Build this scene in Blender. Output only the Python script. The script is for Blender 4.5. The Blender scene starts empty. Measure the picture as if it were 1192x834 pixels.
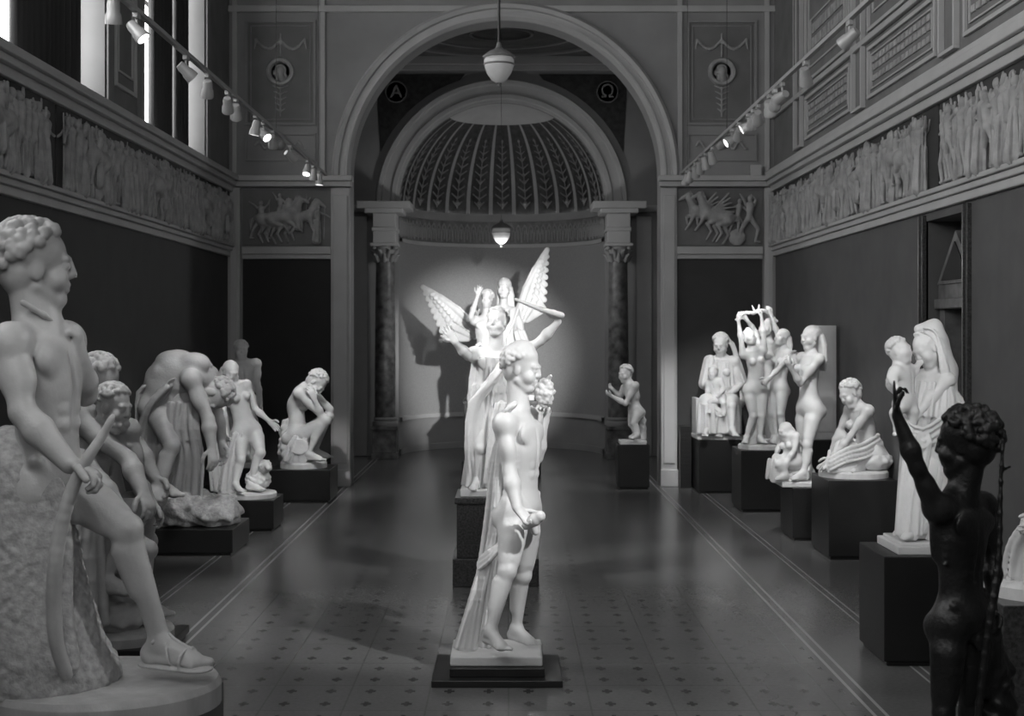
import bpy,bmesh,math,random
import numpy as np
from mathutils import Vector,Matrix
random.seed(7)
bpy.context.scene.view_settings.view_transform='Standard'
def A(*v): return np.array(v,dtype=float)
def unit(v):
    n=np.linalg.norm(v); return v/n if n>1e-9 else A(0,0,1)
def orth(v,u): return unit(v-u*np.dot(v,u))
COL=bpy.context.scene.collection
# ------------------------------------------------------------ materials
def mat(name,col,rough=.5,metal=0,ns=0,na=0,bump=0,bs=60,emis=0,spec=.5):
    m=bpy.data.materials.new(name); m.use_nodes=True
    N=m.node_tree.nodes; Lk=m.node_tree.links; b=N['Principled BSDF']
    b.inputs['Base Color'].default_value=(col,col,col,1)
    b.inputs['Roughness'].default_value=rough; b.inputs['Metallic'].default_value=metal
    b.inputs['Specular IOR Level'].default_value=spec
    tc=N.new('ShaderNodeTexCoord')
    n=N.new('ShaderNodeTexNoise'); n.inputs['Scale'].default_value=ns or 3; n.inputs['Detail'].default_value=5
    r=N.new('ShaderNodeValToRGB'); lo=col*(1-na); hi=min(1,col*(1+na))
    r.color_ramp.elements[0].position=.3; r.color_ramp.elements[1].position=.7
    r.color_ramp.elements[0].color=(lo,lo,lo,1); r.color_ramp.elements[1].color=(hi,hi,hi,1)
    Lk.new(tc.outputs['Object'],n.inputs['Vector']); Lk.new(n.outputs['Fac'],r.inputs['Fac']); Lk.new(r.outputs['Color'],b.inputs['Base Color'])
    if bump:
        n2=N.new('ShaderNodeTexNoise'); n2.inputs['Scale'].default_value=bs; n2.inputs['Detail'].default_value=3
        bp=N.new('ShaderNodeBump'); bp.inputs['Strength'].default_value=bump; bp.inputs['Distance'].default_value=.01
        Lk.new(tc.outputs['Object'],n2.inputs['Vector']); Lk.new(n2.outputs['Fac'],bp.inputs['Height']); Lk.new(bp.outputs['Normal'],b.inputs['Normal'])
    if emis:
        b.inputs['Emission Color'].default_value=(1,1,1,1); b.inputs['Emission Strength'].default_value=emis
    return m
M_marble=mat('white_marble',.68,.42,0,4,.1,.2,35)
M_hero=mat('shaded_white_marble',.44,.45,0,5,.16,.25,30)  # darker copy of the marble: the hero's shadow greys put into its colour
M_mid=mat('dim_toned_marble',.40,.5,0,5,.14,.25,50)  # greyer marble copy: weaker light on these statues put into the colour
M_rock=mat('carved_rock',.36,.75,0,30,.25,.8,45)
M_bronze=mat('dark_bronze',.018,.42,.5,8,.4,.35,60)
M_black=mat('black_paint',.012,.4,0,5,.2)
M_stone=mat('dark_granite',.05,.3,0,60,.7)
M_slab=mat('grey_stone',.2,.5,0,10,.25)
M_wallD=mat('dark_wall_paint',.05,.7,0,3,.12,.15,120)
M_wallR=mat('grey_wall_paint',.10,.7,0,3,.12,.15,120)
M_panelD=mat('black_wall_paint',.02,.7,0,3,.12,.15,120)
M_wallL=mat('light_wall_paint',.31,.7,0,2,.1,.1,80)
M_wallM=mat('mid_wall_paint',.19,.7,0,3,.15,.1,80)
M_fground=mat('frieze_background',.045,.7,0,3,.15,.1,80)
M_trim=mat('pale_trim_paint',.49,.55,0,3,.06)
M_jamb=mat('window_reveal_paint',.2,.6,0,3,.06)
M_relief=mat('plaster_relief',.38,.6,0,9,.25)
M_niche=mat('niche_plaster',.34,.75,0,60,.12,.4,90)
M_dome=mat('dark_dome_paint',.035,.6,0,14,.5)
M_col=mat('veined_column_marble',.13,.45,0,7,.75)
M_metal=mat('dark_metal',.04,.4,.7)
M_wmetal=mat('pale_lamp_metal',.42,.35,.1)
M_glass=mat('opal_glass',.5,.25,0,4,.15,emis=.06)
M_lens=mat('lit_lens',.9,.5,emis=9)
M_curt=mat('dark_curtain',.05,.9)
M_wood=mat('dark_wood',.13,.5,0,9,.4)
M_ceil=mat('ceiling_paint',.13,.8,0,3,.3)
# ------------------------------------------------------------ mesh helpers
def link(ob,parent=None,kind=None,label=None,cat=None,group=None):
    COL.objects.link(ob)
    if parent: ob.parent=parent
    if kind: ob['kind']=kind
    if label: ob['label']=label
    if cat: ob['category']=cat
    if group: ob['group']=group
    return ob
def empty(name,loc,**k):
    e=bpy.data.objects.new(name,None); e.empty_display_size=.1; e.location=loc; return link(e,**k)
def boxes(name,L,mats,bevel=0,loc=(0,0,0),**k):
    me=bpy.data.meshes.new(name); bm=bmesh.new()
    for b in L:
        x0,x1,y0,y1,z0,z1=b[:6]; mi=b[6] if len(b)>6 else 0
        r=bmesh.ops.create_cube(bm,size=1)
        for v in r['verts']: v.co=Vector(((x0+x1)/2+v.co.x*(x1-x0),(y0+y1)/2+v.co.y*(y1-y0),(z0+z1)/2+v.co.z*(z1-z0)))
        for f in {f for v in r['verts'] for f in v.link_faces}: f.material_index=mi
    bm.to_mesh(me); bm.free()
    for m in (mats if isinstance(mats,list) else [mats]): me.materials.append(m)
    ob=bpy.data.objects.new(name,me); ob.location=loc; link(ob,**k)
    if bevel:
        md=ob.modifiers.new('bevel','BEVEL'); md.width=bevel; md.segments=2
    return ob
def raw(name,V,F,mats,smooth=False,loc=(0,0,0),mi=None,**k):
    me=bpy.data.meshes.new(name); me.from_pydata([tuple(v) for v in V],[],[tuple(f) for f in F])
    for m in (mats if isinstance(mats,list) else [mats]): me.materials.append(m)
    if smooth: me.polygons.foreach_set('use_smooth',[True]*len(me.polygons))
    if mi is not None: me.polygons.foreach_set('material_index',mi)
    me.update(); ob=bpy.data.objects.new(name,me); ob.location=loc
    return link(ob,**k)
def lathe(name,prof,m,seg=32,loc=(0,0,0),sm=True,**k):
    V=[];F=[];n=len(prof)
    for i in range(seg):
        a=2*math.pi*i/seg
        for r,z in prof: V.append((r*math.cos(a),r*math.sin(a),z))
    for i in range(seg):
        j=(i+1)%seg
        for q in range(n-1): F.append((i*n+q,j*n+q,j*n+q+1,i*n+q+1))
    F.append([i*n for i in range(seg)][::-1]); F.append([i*n+n-1 for i in range(seg)])
    ob=raw(name,V,F,m,False,loc,**k)
    if sm:
        ob.data.polygons.foreach_set('use_smooth',[len(p.vertices)==4 for p in ob.data.polygons])
        md=ob.modifiers.new('edge','EDGE_SPLIT'); md.split_angle=.7
    return ob
def tomesh(name,cu):
    tmp=bpy.data.objects.new('t',cu); me=bpy.data.meshes.new_from_object(tmp); me.name=name
    bpy.data.objects.remove(tmp); return me
def tube(name,pts,r,m,parent=None,**k):
    cu=bpy.data.curves.new(name,'CURVE'); cu.dimensions='3D'; sp=cu.splines.new('POLY'); sp.points.add(len(pts)-1)
    for p,q in zip(sp.points,pts): p.co=(*q,1)
    cu.bevel_depth=r; cu.bevel_resolution=3; cu.use_fill_caps=True
    me=tomesh(name,cu); me.materials.clear(); me.materials.append(m)
    return link(bpy.data.objects.new(name,me),parent=parent,**k)
def spline(P,R,m=4):
    P=[np.asarray(p,float) for p in P]; n=len(P); O=[];Q=[]
    for i in range(n-1):
        p0,p1,p2,p3=P[max(i-1,0)],P[i],P[i+1],P[min(i+2,n-1)]
        for j in range(m):
            t=j/m; O.append(.5*((2*p1)+(-p0+p2)*t+(2*p0-5*p1+4*p2-p3)*t*t+(-p0+3*p1-3*p2+p3)*t**3)); Q.append(R[i]*(1-t)+R[i+1]*t)
    O.append(P[-1]); Q.append(R[-1]); return O,Q
# ------------------------------------------------------------ implicit-surface sculpting
class SDF:
    def __init__(s,vox=.008,off=0.): s.v=vox; s.p=[]; s.zmin=None; s.ymax=None; s.off=off
    def cap(s,a,b,ra,rb=None,k=.02,n=None,f=1.,amp=0,fr=0,fold=None,cyl=False,sub=False):
        a=np.asarray(a,float); b=np.asarray(b,float); rb=ra if rb is None else rb
        if np.linalg.norm(b-a)<1e-5: b=b+A(0,0,1e-3)
        R=max(ra,rb)*(1+(fold[1]*1.5 if fold else 0))
        ab=b-a; L=np.linalg.norm(ab); u=ab/L
        if n is not None: n=orth(np.asarray(n,float),u)
        e1=orth(A(1,0,0) if abs(u[0])<.9 else A(0,1,0),u); e2=np.cross(u,e1)
        def fn(X,Y,Z):
            px,py,pz=X-a[0],Y-a[1],Z-a[2]
            h=px*u[0]+py*u[1]+pz*u[2]
            hc=h if cyl else np.clip(h,0,L)
            qx,qy,qz=px-hc*u[0],py-hc*u[1],pz-hc*u[2]
            t=np.clip(h/L,0,1); r=ra+(rb-ra)*t
            if fold:
                th=np.arctan2(qx*e2[0]+qy*e2[1]+qz*e2[2],qx*e1[0]+qy*e1[1]+qz*e1[2])
                r=r*(1+fold[1]*(.7*np.sin(fold[0]*th+fold[2]+fold[3]*t)+.5*np.sin(fold[0]*2*th+fold[2]*2.3-fold[3]*.7*t)))
            q2=qx*qx+qy*qy+qz*qz
            if n is not None:
                c=qx*n[0]+qy*n[1]+qz*n[2]
                k0=np.sqrt(q2+c*c*(1/f**2-1))/r+1e-6; k1=np.sqrt(q2+c*c*(1/f**4-1))/(r*r)+1e-6
                d=k0*(k0-1)/k1
            else: d=np.sqrt(q2)-r
            if cyl: d=np.maximum(d,np.maximum(-h,h-L))
            if amp: d=d-amp*np.sin(fr*X+1.3*np.sin(fr*.6*Z))*np.sin(fr*Y+.7)*np.sin(fr*Z+1.1*np.sin(fr*.5*X))
            return d
        s.p.append((np.minimum(a,b)-R,np.maximum(a,b)+R,k,amp,sub,fn))
    def ell(s,c,r,ax=None,k=.02,amp=0,fr=0,sub=False):
        c=np.asarray(c,float)
        if np.isscalar(r): r=(r,r,r)
        ax=ax if ax is not None else (A(1,0,0),A(0,1,0),A(0,0,1)); R=max(r)
        def fn(X,Y,Z):
            x,y,z=X-c[0],Y-c[1],Z-c[2]
            q0=q1=0
            for i in range(3):
                w=x*ax[i][0]+y*ax[i][1]+z*ax[i][2]
                q0=q0+(w/r[i])**2; q1=q1+(w/r[i]**2)**2
            k0=np.sqrt(q0)+1e-6; k1=np.sqrt(q1)+1e-6
            d=k0*(k0-1)/k1
            if amp: d=d-amp*np.sin(fr*X+1.3*np.sin(fr*.6*Z))*np.sin(fr*Y+.7)*np.sin(fr*Z+1.1*np.sin(fr*.5*X))
            return d
        s.p.append((c-R,c+R,k,amp,sub,fn))
    def chain(s,pts,r,k=.02,**kw):
        n=len(pts)-1
        for i in range(n):
            ra=r[i] if hasattr(r,'__len__') else r; rb=r[i+1] if hasattr(r,'__len__') else r
            s.cap(pts[i],pts[i+1],ra,rb,k,**kw)
    def mesh(s,name):
        v=s.v
        lo=np.min([p[0] for p in s.p if not p[4]],axis=0)-5*v; hi=np.max([p[1] for p in s.p if not p[4]],axis=0)+5*v
        n=(np.ceil((hi-lo)/v)+1).astype(int)
        g=[(lo[i]+v*np.arange(n[i])).astype(np.float32) for i in range(3)]
        F=np.full(n,.2,np.float32)
        for pl,ph,k,amp,sub,fn in s.p:
            m=k+2*v+abs(amp)+abs(s.off)
            i0=np.maximum(0,np.floor((pl-m-lo)/v).astype(int)); i1=np.minimum(n,np.ceil((ph+m-lo)/v).astype(int)+1)
            if np.any(i1<=i0): continue
            sl=tuple(slice(i0[i],i1[i]) for i in range(3))
            d=fn(g[0][sl[0]][:,None,None],g[1][sl[1]][None,:,None],g[2][sl[2]][None,None,:])
            f=F[sl]; a=-f if sub else f
            h=np.maximum(k-np.abs(a-d),0)/k
            r=np.minimum(a,d)-h*h*k*.25
            F[sl]=-r if sub else r
        if s.off: F-=s.off
        if s.zmin is not None: F=np.maximum(F,(s.zmin-g[2])[None,None,:])
        if s.ymax is not None: F=np.maximum(F,(g[1]-s.ymax)[None,:,None])
        ins=F<0
        nx,ny,nz=F.shape
        c=np.zeros((nx-1,ny-1,nz-1),np.int8)
        for a in (0,1):
            for b in (0,1):
                for e in (0,1): c+=ins[a:nx-1+a,b:ny-1+b,e:nz-1+e]
        act=(c>0)&(c<8); I=np.array(np.nonzero(act)); m=I.shape[1]
        acc=np.zeros((3,m)); cnt=np.zeros(m)
        for ax in range(3):
            for p in (0,1):
                for q in (0,1):
                    o=[0,0,0]; o[(ax+1)%3]=p; o[(ax+2)%3]=q; o2=list(o); o2[ax]=1
                    v0=F[I[0]+o[0],I[1]+o[1],I[2]+o[2]]; v1=F[I[0]+o2[0],I[1]+o2[1],I[2]+o2[2]]
                    cr=(v0<0)!=(v1<0); den=np.where(cr,v0-v1,1); t=np.where(cr,v0/den,0)
                    for d in range(3): acc[d]+=np.where(cr,o[d]+(t if d==ax else 0),0)
                    cnt+=cr
        P=(I+acc/cnt).T*v+lo
        idm=np.full(act.shape,-1,np.int32); idm[I[0],I[1],I[2]]=np.arange(m)
        Q=[]
        for ax in range(3):
            b,cx=(ax+1)%3,(ax+2)%3
            sa=[slice(None)]*3; sb=[slice(None)]*3; sa[ax]=slice(0,-1); sb[ax]=slice(1,None)
            for d in (b,cx): sa[d]=slice(1,-1); sb[d]=slice(1,-1)
            X=ins[tuple(sa)]; E=np.array(np.nonzero(X!=ins[tuple(sb)])); pos=X[E[0],E[1],E[2]]
            E[b]+=1; E[cx]+=1
            quad=[]
            for (p,q) in ((-1,-1),(0,-1),(0,0),(-1,0)):
                G=E.copy(); G[b]+=p; G[cx]+=q; quad.append(idm[G[0],G[1],G[2]])
            quad=np.array(quad).T; quad[~pos]=quad[~pos][:,::-1]; Q.append(quad)
        Q=np.concatenate(Q); Q=Q[(Q>=0).all(axis=1)]
        me=bpy.data.meshes.new(name); me.vertices.add(len(P)); me.vertices.foreach_set('co',P.ravel().astype(np.float32))
        me.loops.add(Q.size); me.loops.foreach_set('vertex_index',Q.ravel().astype(np.int32))
        me.polygons.add(len(Q)); me.polygons.foreach_set('loop_start',np.arange(0,Q.size,4,dtype=np.int32))
        me.polygons.foreach_set('use_smooth',np.ones(len(Q),bool)); me.update(calc_edges=True); me.validate()
        return me
    def obj(s,name,m,parent=None,loc=(0,0,0),**k):
        me=s.mesh(name); me.materials.append(m); ob=bpy.data.objects.new(name,me); ob.location=loc
        return link(ob,parent=parent,**k)
# ------------------------------------------------------------ anatomy
def hand(S,c,wr,d,pn,curl=.4,spread=0.,point=False):
    d=unit(d); pn=orth(pn,d); ac=np.cross(d,pn); o_=S.off
    S.cap(wr,wr+d*.03*c,.026*c,.03*c,k=.015,n=pn,f=.6)
    S.cap(wr+d*.03*c,wr+d*.075*c,.033*c,.038*c,k=.012,n=pn,f=.42)
    for i,Ln in enumerate((.070,.080,.075,.058)):
        o=(i-1.5); cu=.05 if (point and i==0) else curl
        p=wr+d*(.095-.006*abs(o-.3))*c+ac*o*.021*c
        dd=unit(d+ac*o*spread); a=0
        for j,fr in enumerate((.45,.32,.27)):
            a+=cu*(.9 if j else .6)*(1+.12*i)
            e=p+(dd*math.cos(a)+pn*math.sin(a))*Ln*fr*c
            S.cap(p,e,(.0098-.0012*j)*c-o_*.6,(.0092-.0014*j)*c-o_*.6,k=.004); p=e
    p=wr+d*.03*c-ac*.026*c
    for Ln,q in ((.04,(.6,-.75,.25)),(.032,(.85,-.35,.4)),(.024,(.9,-.1,.5))):
        e=p+unit(d*q[0]+ac*q[1]+pn*q[2])*Ln*c; S.cap(p,e,.0125*c-o_*.6,.0105*c-o_*.6,k=.006); p=e
def arm(S,c,sh,el,wr,fem=0):
    g=.86 if fem else 1.06
    u=unit(wr-el); m=sh*.5+el*.5; ua=unit(el-sh); s1=orth(u+A(.01,0,0),ua)
    S.ell(sh,.062*c*g,k=.04)
    S.cap(sh,el,.047*c*g,.035*c*g,k=.03)
    S.ell(m+s1*.013*c,(.044*c*g,.040*c*g,.078*c),ax=(s1,np.cross(ua,s1),ua),k=.02)
    S.ell(m-s1*.018*c-ua*.02*c,(.036*c*g,.036*c*g,.085*c),ax=(s1,np.cross(ua,s1),ua),k=.02)
    S.cap(el,el+(wr-el)*.35,.037*c*g,.043*c*g,k=.018); S.cap(el+(wr-el)*.35,wr,.042*c*g,.025*c*g,k=.02)
def foot(S,c,an,toe,g=1):
    t=unit(A(toe[0],toe[1],toe[2] if len(toe)>2 else 0)); U=orth(A(0,0,1),t); s=np.cross(t,U)
    S.ell(an-t*.035*c-U*.045*c,(.034*c,.034*c,.036*c),k=.03)
    S.cap(an-U*.01*c,an+t*.12*c-U*.052*c,.034*c*g,.028*c*g,k=.03)
    S.cap(an-t*.02*c-U*.058*c,an+t*.13*c-U*.06*c,.026*c*g,.036*c*g,k=.02,n=U,f=.6)
    for i in range(5):
        o=(i-2)*.0155*c
        S.cap(an+t*(.13-.006*abs(i-1))*c-U*.060*c+s*o,an+t*(.178-.008*i)*c-U*.066*c+s*o,(.0125-.001*i)*c,(.011-.001*i)*c,k=.005)
def leg(S,c,hip,kn,an,toe,fem=0):
    t=unit(A(*toe)); d=unit(an-kn); bk=-orth(t,d); th=unit(kn-hip); fw=orth(t+A(0,0,.01),th); sd=np.cross(d,bk)
    S.cap(hip,kn,.085*c,.048*c,k=.05)
    S.cap(hip*.7+kn*.3+fw*.018*c,hip*.25+kn*.75+fw*.01*c,.074*c,.05*c,k=.03)
    if not fem:
        for i in (-1,1): S.cap(hip*.5+kn*.5+fw*.030*c+sd*i*.027*c,hip*.14+kn*.86+fw*.018*c+sd*i*.025*c,.036*c,.026*c,k=.024)
    S.ell(kn-bk*.022*c,(.032*c,.032*c,.038*c),k=.02); S.ell(kn,.046*c,k=.025)
    S.cap(kn,an,.043*c,.029*c,k=.02)
    for i in (-1,1): S.cap(kn+d*.07*c+bk*.023*c+sd*i*.014*c,kn+d*(.19-.02*i)*c+bk*.019*c+sd*i*.012*c,.04*c,.029*c,k=.024)
    S.ell(an,.032*c,k=.015); foot(S,c,an,toe)
def head(S,c,h,look,up,nk,hair='curly',fem=0):
    L=unit(np.asarray(look,float)); U=orth(np.asarray(up,float),L); sd=np.cross(U,L); ax=(sd,L,U); of=S.off
    q=lambda a,b,e: h+sd*a*c+L*b*c+U*e*c
    S.cap(nk,q(0,-.025,-.05),(.064 if not fem else .048)*c,(.055 if not fem else .044)*c,k=.035)
    S.ell(q(0,-.012,.03),(.074*c-of,.094*c-of,.088*c-of),ax,k=.03)
    S.ell(q(0,.03,-.035),(.058*c-of,.06*c-of,.08*c-of),ax,k=.03)
    S.ell(q(0,.062,-.098),(.028*c-of*.8,.024*c-of*.8,.022*c-of*.8),ax,k=.03)
    for i in (-1,1):
        S.cap(q(i*.055,.0,-.06),q(i*.025,.055,-.1),.018*c-of,k=.02)
        S.ell(q(i*.045,.058,-.04),(.024*c-of*.8),k=.03)
        S.ell(q(i*.031,.102,.006),(.018*c+of*.5,.015*c+of*.5,.010*c+of*.5),ax,k=.014,sub=True)
    S.cap(q(-.036,.079,.028),q(.036,.079,.028),.012*c-of*.8,k=.018)
    for i in (-1,1):
        S.ell(q(i*.03,.078,.006),.0145*c-of*.8,k=.004)
        S.ell(q(i*.04,.062,-.028),.022*c-of,k=.02)
        S.ell(q(i*.076,-.005,-.008),(.011*c,.02*c,.03*c),ax,k=.008)
    of8=of*.8
    S.cap(q(0,.088,.03),q(0,.103,-.016),.009*c-of8,.012*c-of8,k=.012); S.cap(q(-.008,.092,-.022),q(.008,.092,-.022),.011*c-of8,k=.008)
    S.cap(q(-.018,.086,-.05),q(.018,.086,-.05),.010*c-of8,k=.008)
    S.cap(q(-.014,.083,-.066),q(.014,.083,-.066),.010*c-of8,k=.006)
    S.cap(q(-.020,.101,-.058),q(.020,.101,-.058),.003*c+of,k=.004,sub=True)
    if hair in('curly','beard','cap','bushy'):
        R=random.Random(int(abs(h[0]*999))+3); B=1.14 if hair=='bushy' else 1.
        S.ell(q(0,-.028,.045),(.084*c*B-of,.096*c*B-of,.082*c*B-of),ax,k=.01)
        S.ell(q(0,-.05,-.01),(.076*c*B-of,.062*c*B-of,.08*c-of),ax,k=.01)
        for i in range(360):
            v=unit(A(R.gauss(0,1),R.gauss(0,1),R.gauss(0,1)))
            if v[2]*.9+(-v[1])*.75<.12: continue
            S.ell(q(v[0]*.092*B,-.028+v[1]*.102*B,.035+v[2]*.097*B),R.uniform(.012,.018)*c*B-of*.7,k=.0025)
        if hair=='beard':
            for i in range(40): S.ell(q(R.uniform(-.055,.055),R.uniform(.04,.095),R.uniform(-.135,-.075)),R.uniform(.013,.018)*c,k=.006)
        if hair=='cap':
            S.ell(q(0,-.03,.072),(.090*c,.102*c,.072*c),ax,k=.006); S.ell(q(0,-.02,.115),(.05*c,.055*c,.045*c),ax,k=.03)
    elif hair=='bun':
        S.ell(q(0,-.028,.042),(.084*c,.095*c,.082*c),ax,k=.01,amp=.004*c,fr=150/c); S.ell(q(0,-.13,.02),.042*c,k=.02,amp=.004*c,fr=150/c)
        for i in range(-4,5): S.cap(q(i*.006,.0,.13),q(i*.021,-.06,-.0),.012*c,k=.006)
    elif hair=='long':
        S.ell(q(0,-.028,.04),(.085*c,.095*c,.083*c),ax,k=.01,amp=.004*c,fr=150/c)
        for i in range(-3,4): S.chain([q(i*.02,-.09,.0),q(i*.026,-.1,-.1),q(i*.03,-.085,-.24),q(i*.028,-.08,-.34)],[.03*c,.03*c,.025*c,.012*c],k=.01)
def human(S,T,c,pel,che,neck,hd,look,left,aR=None,aL=None,lR=None,lL=None,fem=0,hair='curly',hips=None,hs=1.,up=(0,0,1)):
    pel,che,neck,hd=[T(*q) for q in (pel,che,neck,hd)]
    hd=hd-unit(hd-neck)*.022*c
    u1=unit(neck-che); u0=unit(che-pel)
    left=np.asarray(left,float); l1=orth(left,u1); f1=np.cross(l1,u1)
    l0=orth(np.asarray(hips,float) if hips is not None else left,u0); f0=np.cross(l0,u0)
    W=.85 if fem else 1.04
    q=lambda a,b,e: che+l1*a*c+f1*b*c+u1*e*c
    r=lambda a,b,e: pel+l0*a*c+f0*b*c+u0*e*c
    S.ell(che,(.142*c*W,.104*c*W,.165*c),(l1,f1,u1),k=.05)
    S.ell(q(0,-.015,.09),(.15*c*W,.082*c*W,.075*c),(l1,f1,u1),k=.05)
    S.cap(q(0,.005,-.06),r(0,.005,.02),.114*c*W,.124*c*(1 if fem else .97),k=.05,n=f0,f=.74)
    S.ell(r(0,0,0),(.15*c*(1.03 if fem else 1),.1*c,.1*c),(l0,f0,u0),k=.05)
    for i in (-1,1):
        S.ell(r(i*.066,-.058,-.055),.08*c,k=.02)
        S.cap(q(i*.03,-.01,.16),q(i*.15*W,-.005,.12),.047*c*W,.05*c*W,k=.045)
        S.cap(q(i*.02,.06,.135),q(i*.14*W,.02,.145),.012*c,k=.015)
        if fem: S.ell(q(i*.066,.09,.0),(.048*c,.044*c,.048*c),k=.02)
        else:
            S.ell(q(i*.07,.077,.05),(.082*c,.024*c,.058*c),(l1,f1,u1),k=.02)
            for j in range(3): S.ell(q(i*.031,.082-.004*j,-.07-.052*j),(.031*c,.017*c,.026*c),(l1,f1,u1),k=.014)
            for j in range(4): S.cap(q(i*.10,.052-.01*j,-.01-.035*j),q(i*.13,.02,-.03-.035*j),.013*c,k=.016)
            S.cap(q(i*.11,-.03,.08),q(i*.09,-.04,-.1),.05*c,.035*c,k=.03)
            S.cap(r(i*.125,.05,.06),r(i*.03,.082,-.05),.019*c,.013*c,k=.018)
            S.ell(q(i*.07,-.09,.08),(.05*c,.022*c,.07*c),(l1,f1,u1),k=.02)
    if not fem: S.cap(r(0,.085,-.1),r(0,.095,-.14),.026*c,.02*c,k=.02)
    S.cap(q(0,-.092,.1),r(0,-.1,.05),.010*c,k=.02,sub=True)
    if not fem: S.cap(q(0,.115,.09),q(0,.10,-.2),.009*c+S.off,k=.014,sub=True)
    shR,shL=q(-.175*W,-.005,.115),q(.175*W,-.005,.115)
    hiR,hiL=r(-.085,0,-.05),r(.085,0,-.05)
    out={'shR':shR,'shL':shL,'f1':f1,'u1':u1,'l1':l1,'che':che,'pel':pel,'f0':f0,'hd':hd,'neck':neck}
    sc_=getattr(T,'sc',1.)
    def reach(a,x,y,Ln,sg):
        w=0
        for _ in range(3):
            b=T(x,y,(a[1]+w)/sc_)
            d=b-a; dxy=math.hypot(d[0],d[2]); w=math.sqrt(max(0,Ln*Ln-dxy*dxy))*sg
        return T(x,y,(a[1]+w)/sc_)
    for nm,ar,sh,sg in (('R',aR,shR,-1),('L',aL,shL,1)):
        if ar is None: continue
        ex,ey,es,wx,wy,ws=ar[:6]; curl=ar[6] if len(ar)>6 else .45
        el=reach(sh,ex,ey,.29*c,es); wr=reach(el,wx,wy,.25*c,ws)
        arm(S,c,sh,el,wr,fem)
        d=unit(wr-el) if len(ar)<8 or ar[7] is None else unit(A(*ar[7]))
        pn=(che-wr) if len(ar)<9 else A(*ar[8])
        hand(S,c,wr,d,pn,curl,.12 if curl<.3 else 0.,len(ar)>9)
        out['el'+nm]=el; out['wr'+nm]=wr; out['hd'+nm]=d
    for nm,lg,hi in (('R',lR,hiR),('L',lL,hiL)):
        if lg is None: continue
        kx,ky,ks,axx,ay,as_,toe=lg[:7]
        kn=reach(hi,kx,ky,.43*c,ks); an=reach(kn,axx,ay,.41*c,as_); an[2]=max(an[2],.078*c-.01)
        leg(S,c,hi,kn,an,toe,fem); out['kn'+nm]=kn; out['an'+nm]=an
    head(S,c*hs,hd,look,up,neck-u1*.02*c,hair,fem)
    return out
def drape(S,pts,w0,w1,wv,n,r,k=.006,seed=1):
    R=random.Random(seed); wv=unit(np.asarray(wv,float)); m=len(pts)
    nn=np.cross(unit(np.asarray(pts[-1])-np.asarray(pts[0])),wv)
    for j in range(m-1):
        a=np.asarray(pts[j],float); b=np.asarray(pts[j+1],float); wa=w0+(w1-w0)*j/(m-1); wb=w0+(w1-w0)*(j+1)/(m-1)
        if wa>.05: S.cap(a,b,wa*.42,wb*.42,k=.015,n=nn,f=max(.10,min(.5,r*.55/(wb*.5))))
    for i in range(n):
        o=i/(n-1)-.5 if n>1 else 0
        rr=r*R.uniform(.5,.85); P=[]; sg=(1 if i%2 else -1)*r*.35
        for j,p in enumerate(pts):
            t=j/(m-1); P.append(np.asarray(p,float)+wv*(w0+(w1-w0)*t)*o+nn*sg+A(R.uniform(-1,1),R.uniform(-1,1),0)*r*.4)
        O,Q=spline(P,[rr]*m,3); S.chain(O,Q,k)
class Statue:
    def __init__(s,loc,sc,a0,b0,label,name='marble_statue',m=None,zmin=-.012):
        s.e=empty(name,loc,label=label,cat='statue'); s.s=sc; s.a0=a0; s.b0=b0; s.m=m or M_marble; s.z=zmin; s.Y=loc[1]; s.X=loc[0]; s.Z=loc[2]
    # sketch units -> metres in the statue's own frame (sketch drawn in perspective at the statue's true distance)
    def T(s,a,b,w=0):
        g=w/s.Y; x=(a-s.a0)/s.s; z=(s.b0-b)/s.s
        return A(x+(x+s.X)*g,w,z+(z+s.Z-2)*g)
    def part(s,S,name='figure',m=None): S.zmin=s.z; return S.obj(name,m or s.m,parent=s.e)
    def base(s,rx,ry,h,round_=False,cx=0,cy=0,m=None):
        if round_:
            o=lathe('statue_base',[(.01,-h),(1,-h),(1.0,-h*.25),(.97,0),(.01,0)],m or s.m,48,(cx,cy,0),parent=s.e); o.scale=(rx,ry,1)
        else: o=boxes('statue_base',[(cx-rx,cx+rx,cy-ry,cy+ry,-h,0)],m or s.m,.008,parent=s.e)
        return o
def ped(x0,x1,y0,y1,h,label,m=None,steps=False):
    L=[(x0-.0,x1,y0,y1,.03,h),(x0+.02,x1-.02,y0+.02,y1-.02,0,.03)]
    if steps: L=[(x0-.03,x1+.03,y0-.03,y1+.03,0,.22),(x0,x1,y0,y1,.22,h-.05),(x0-.015,x1+.015,y0-.015,y1+.015,h-.05,h)]
    cx,cy=(x0+x1)/2,(y0+y1)/2
    L=[(a-cx,b-cx,c-cy,d-cy,e,f) for a,b,c,d,e,f in L]
    return boxes('pedestal',L,m or M_black,.006,loc=(cx,cy,0),label=label,cat='pedestal')
V=.0075
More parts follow.
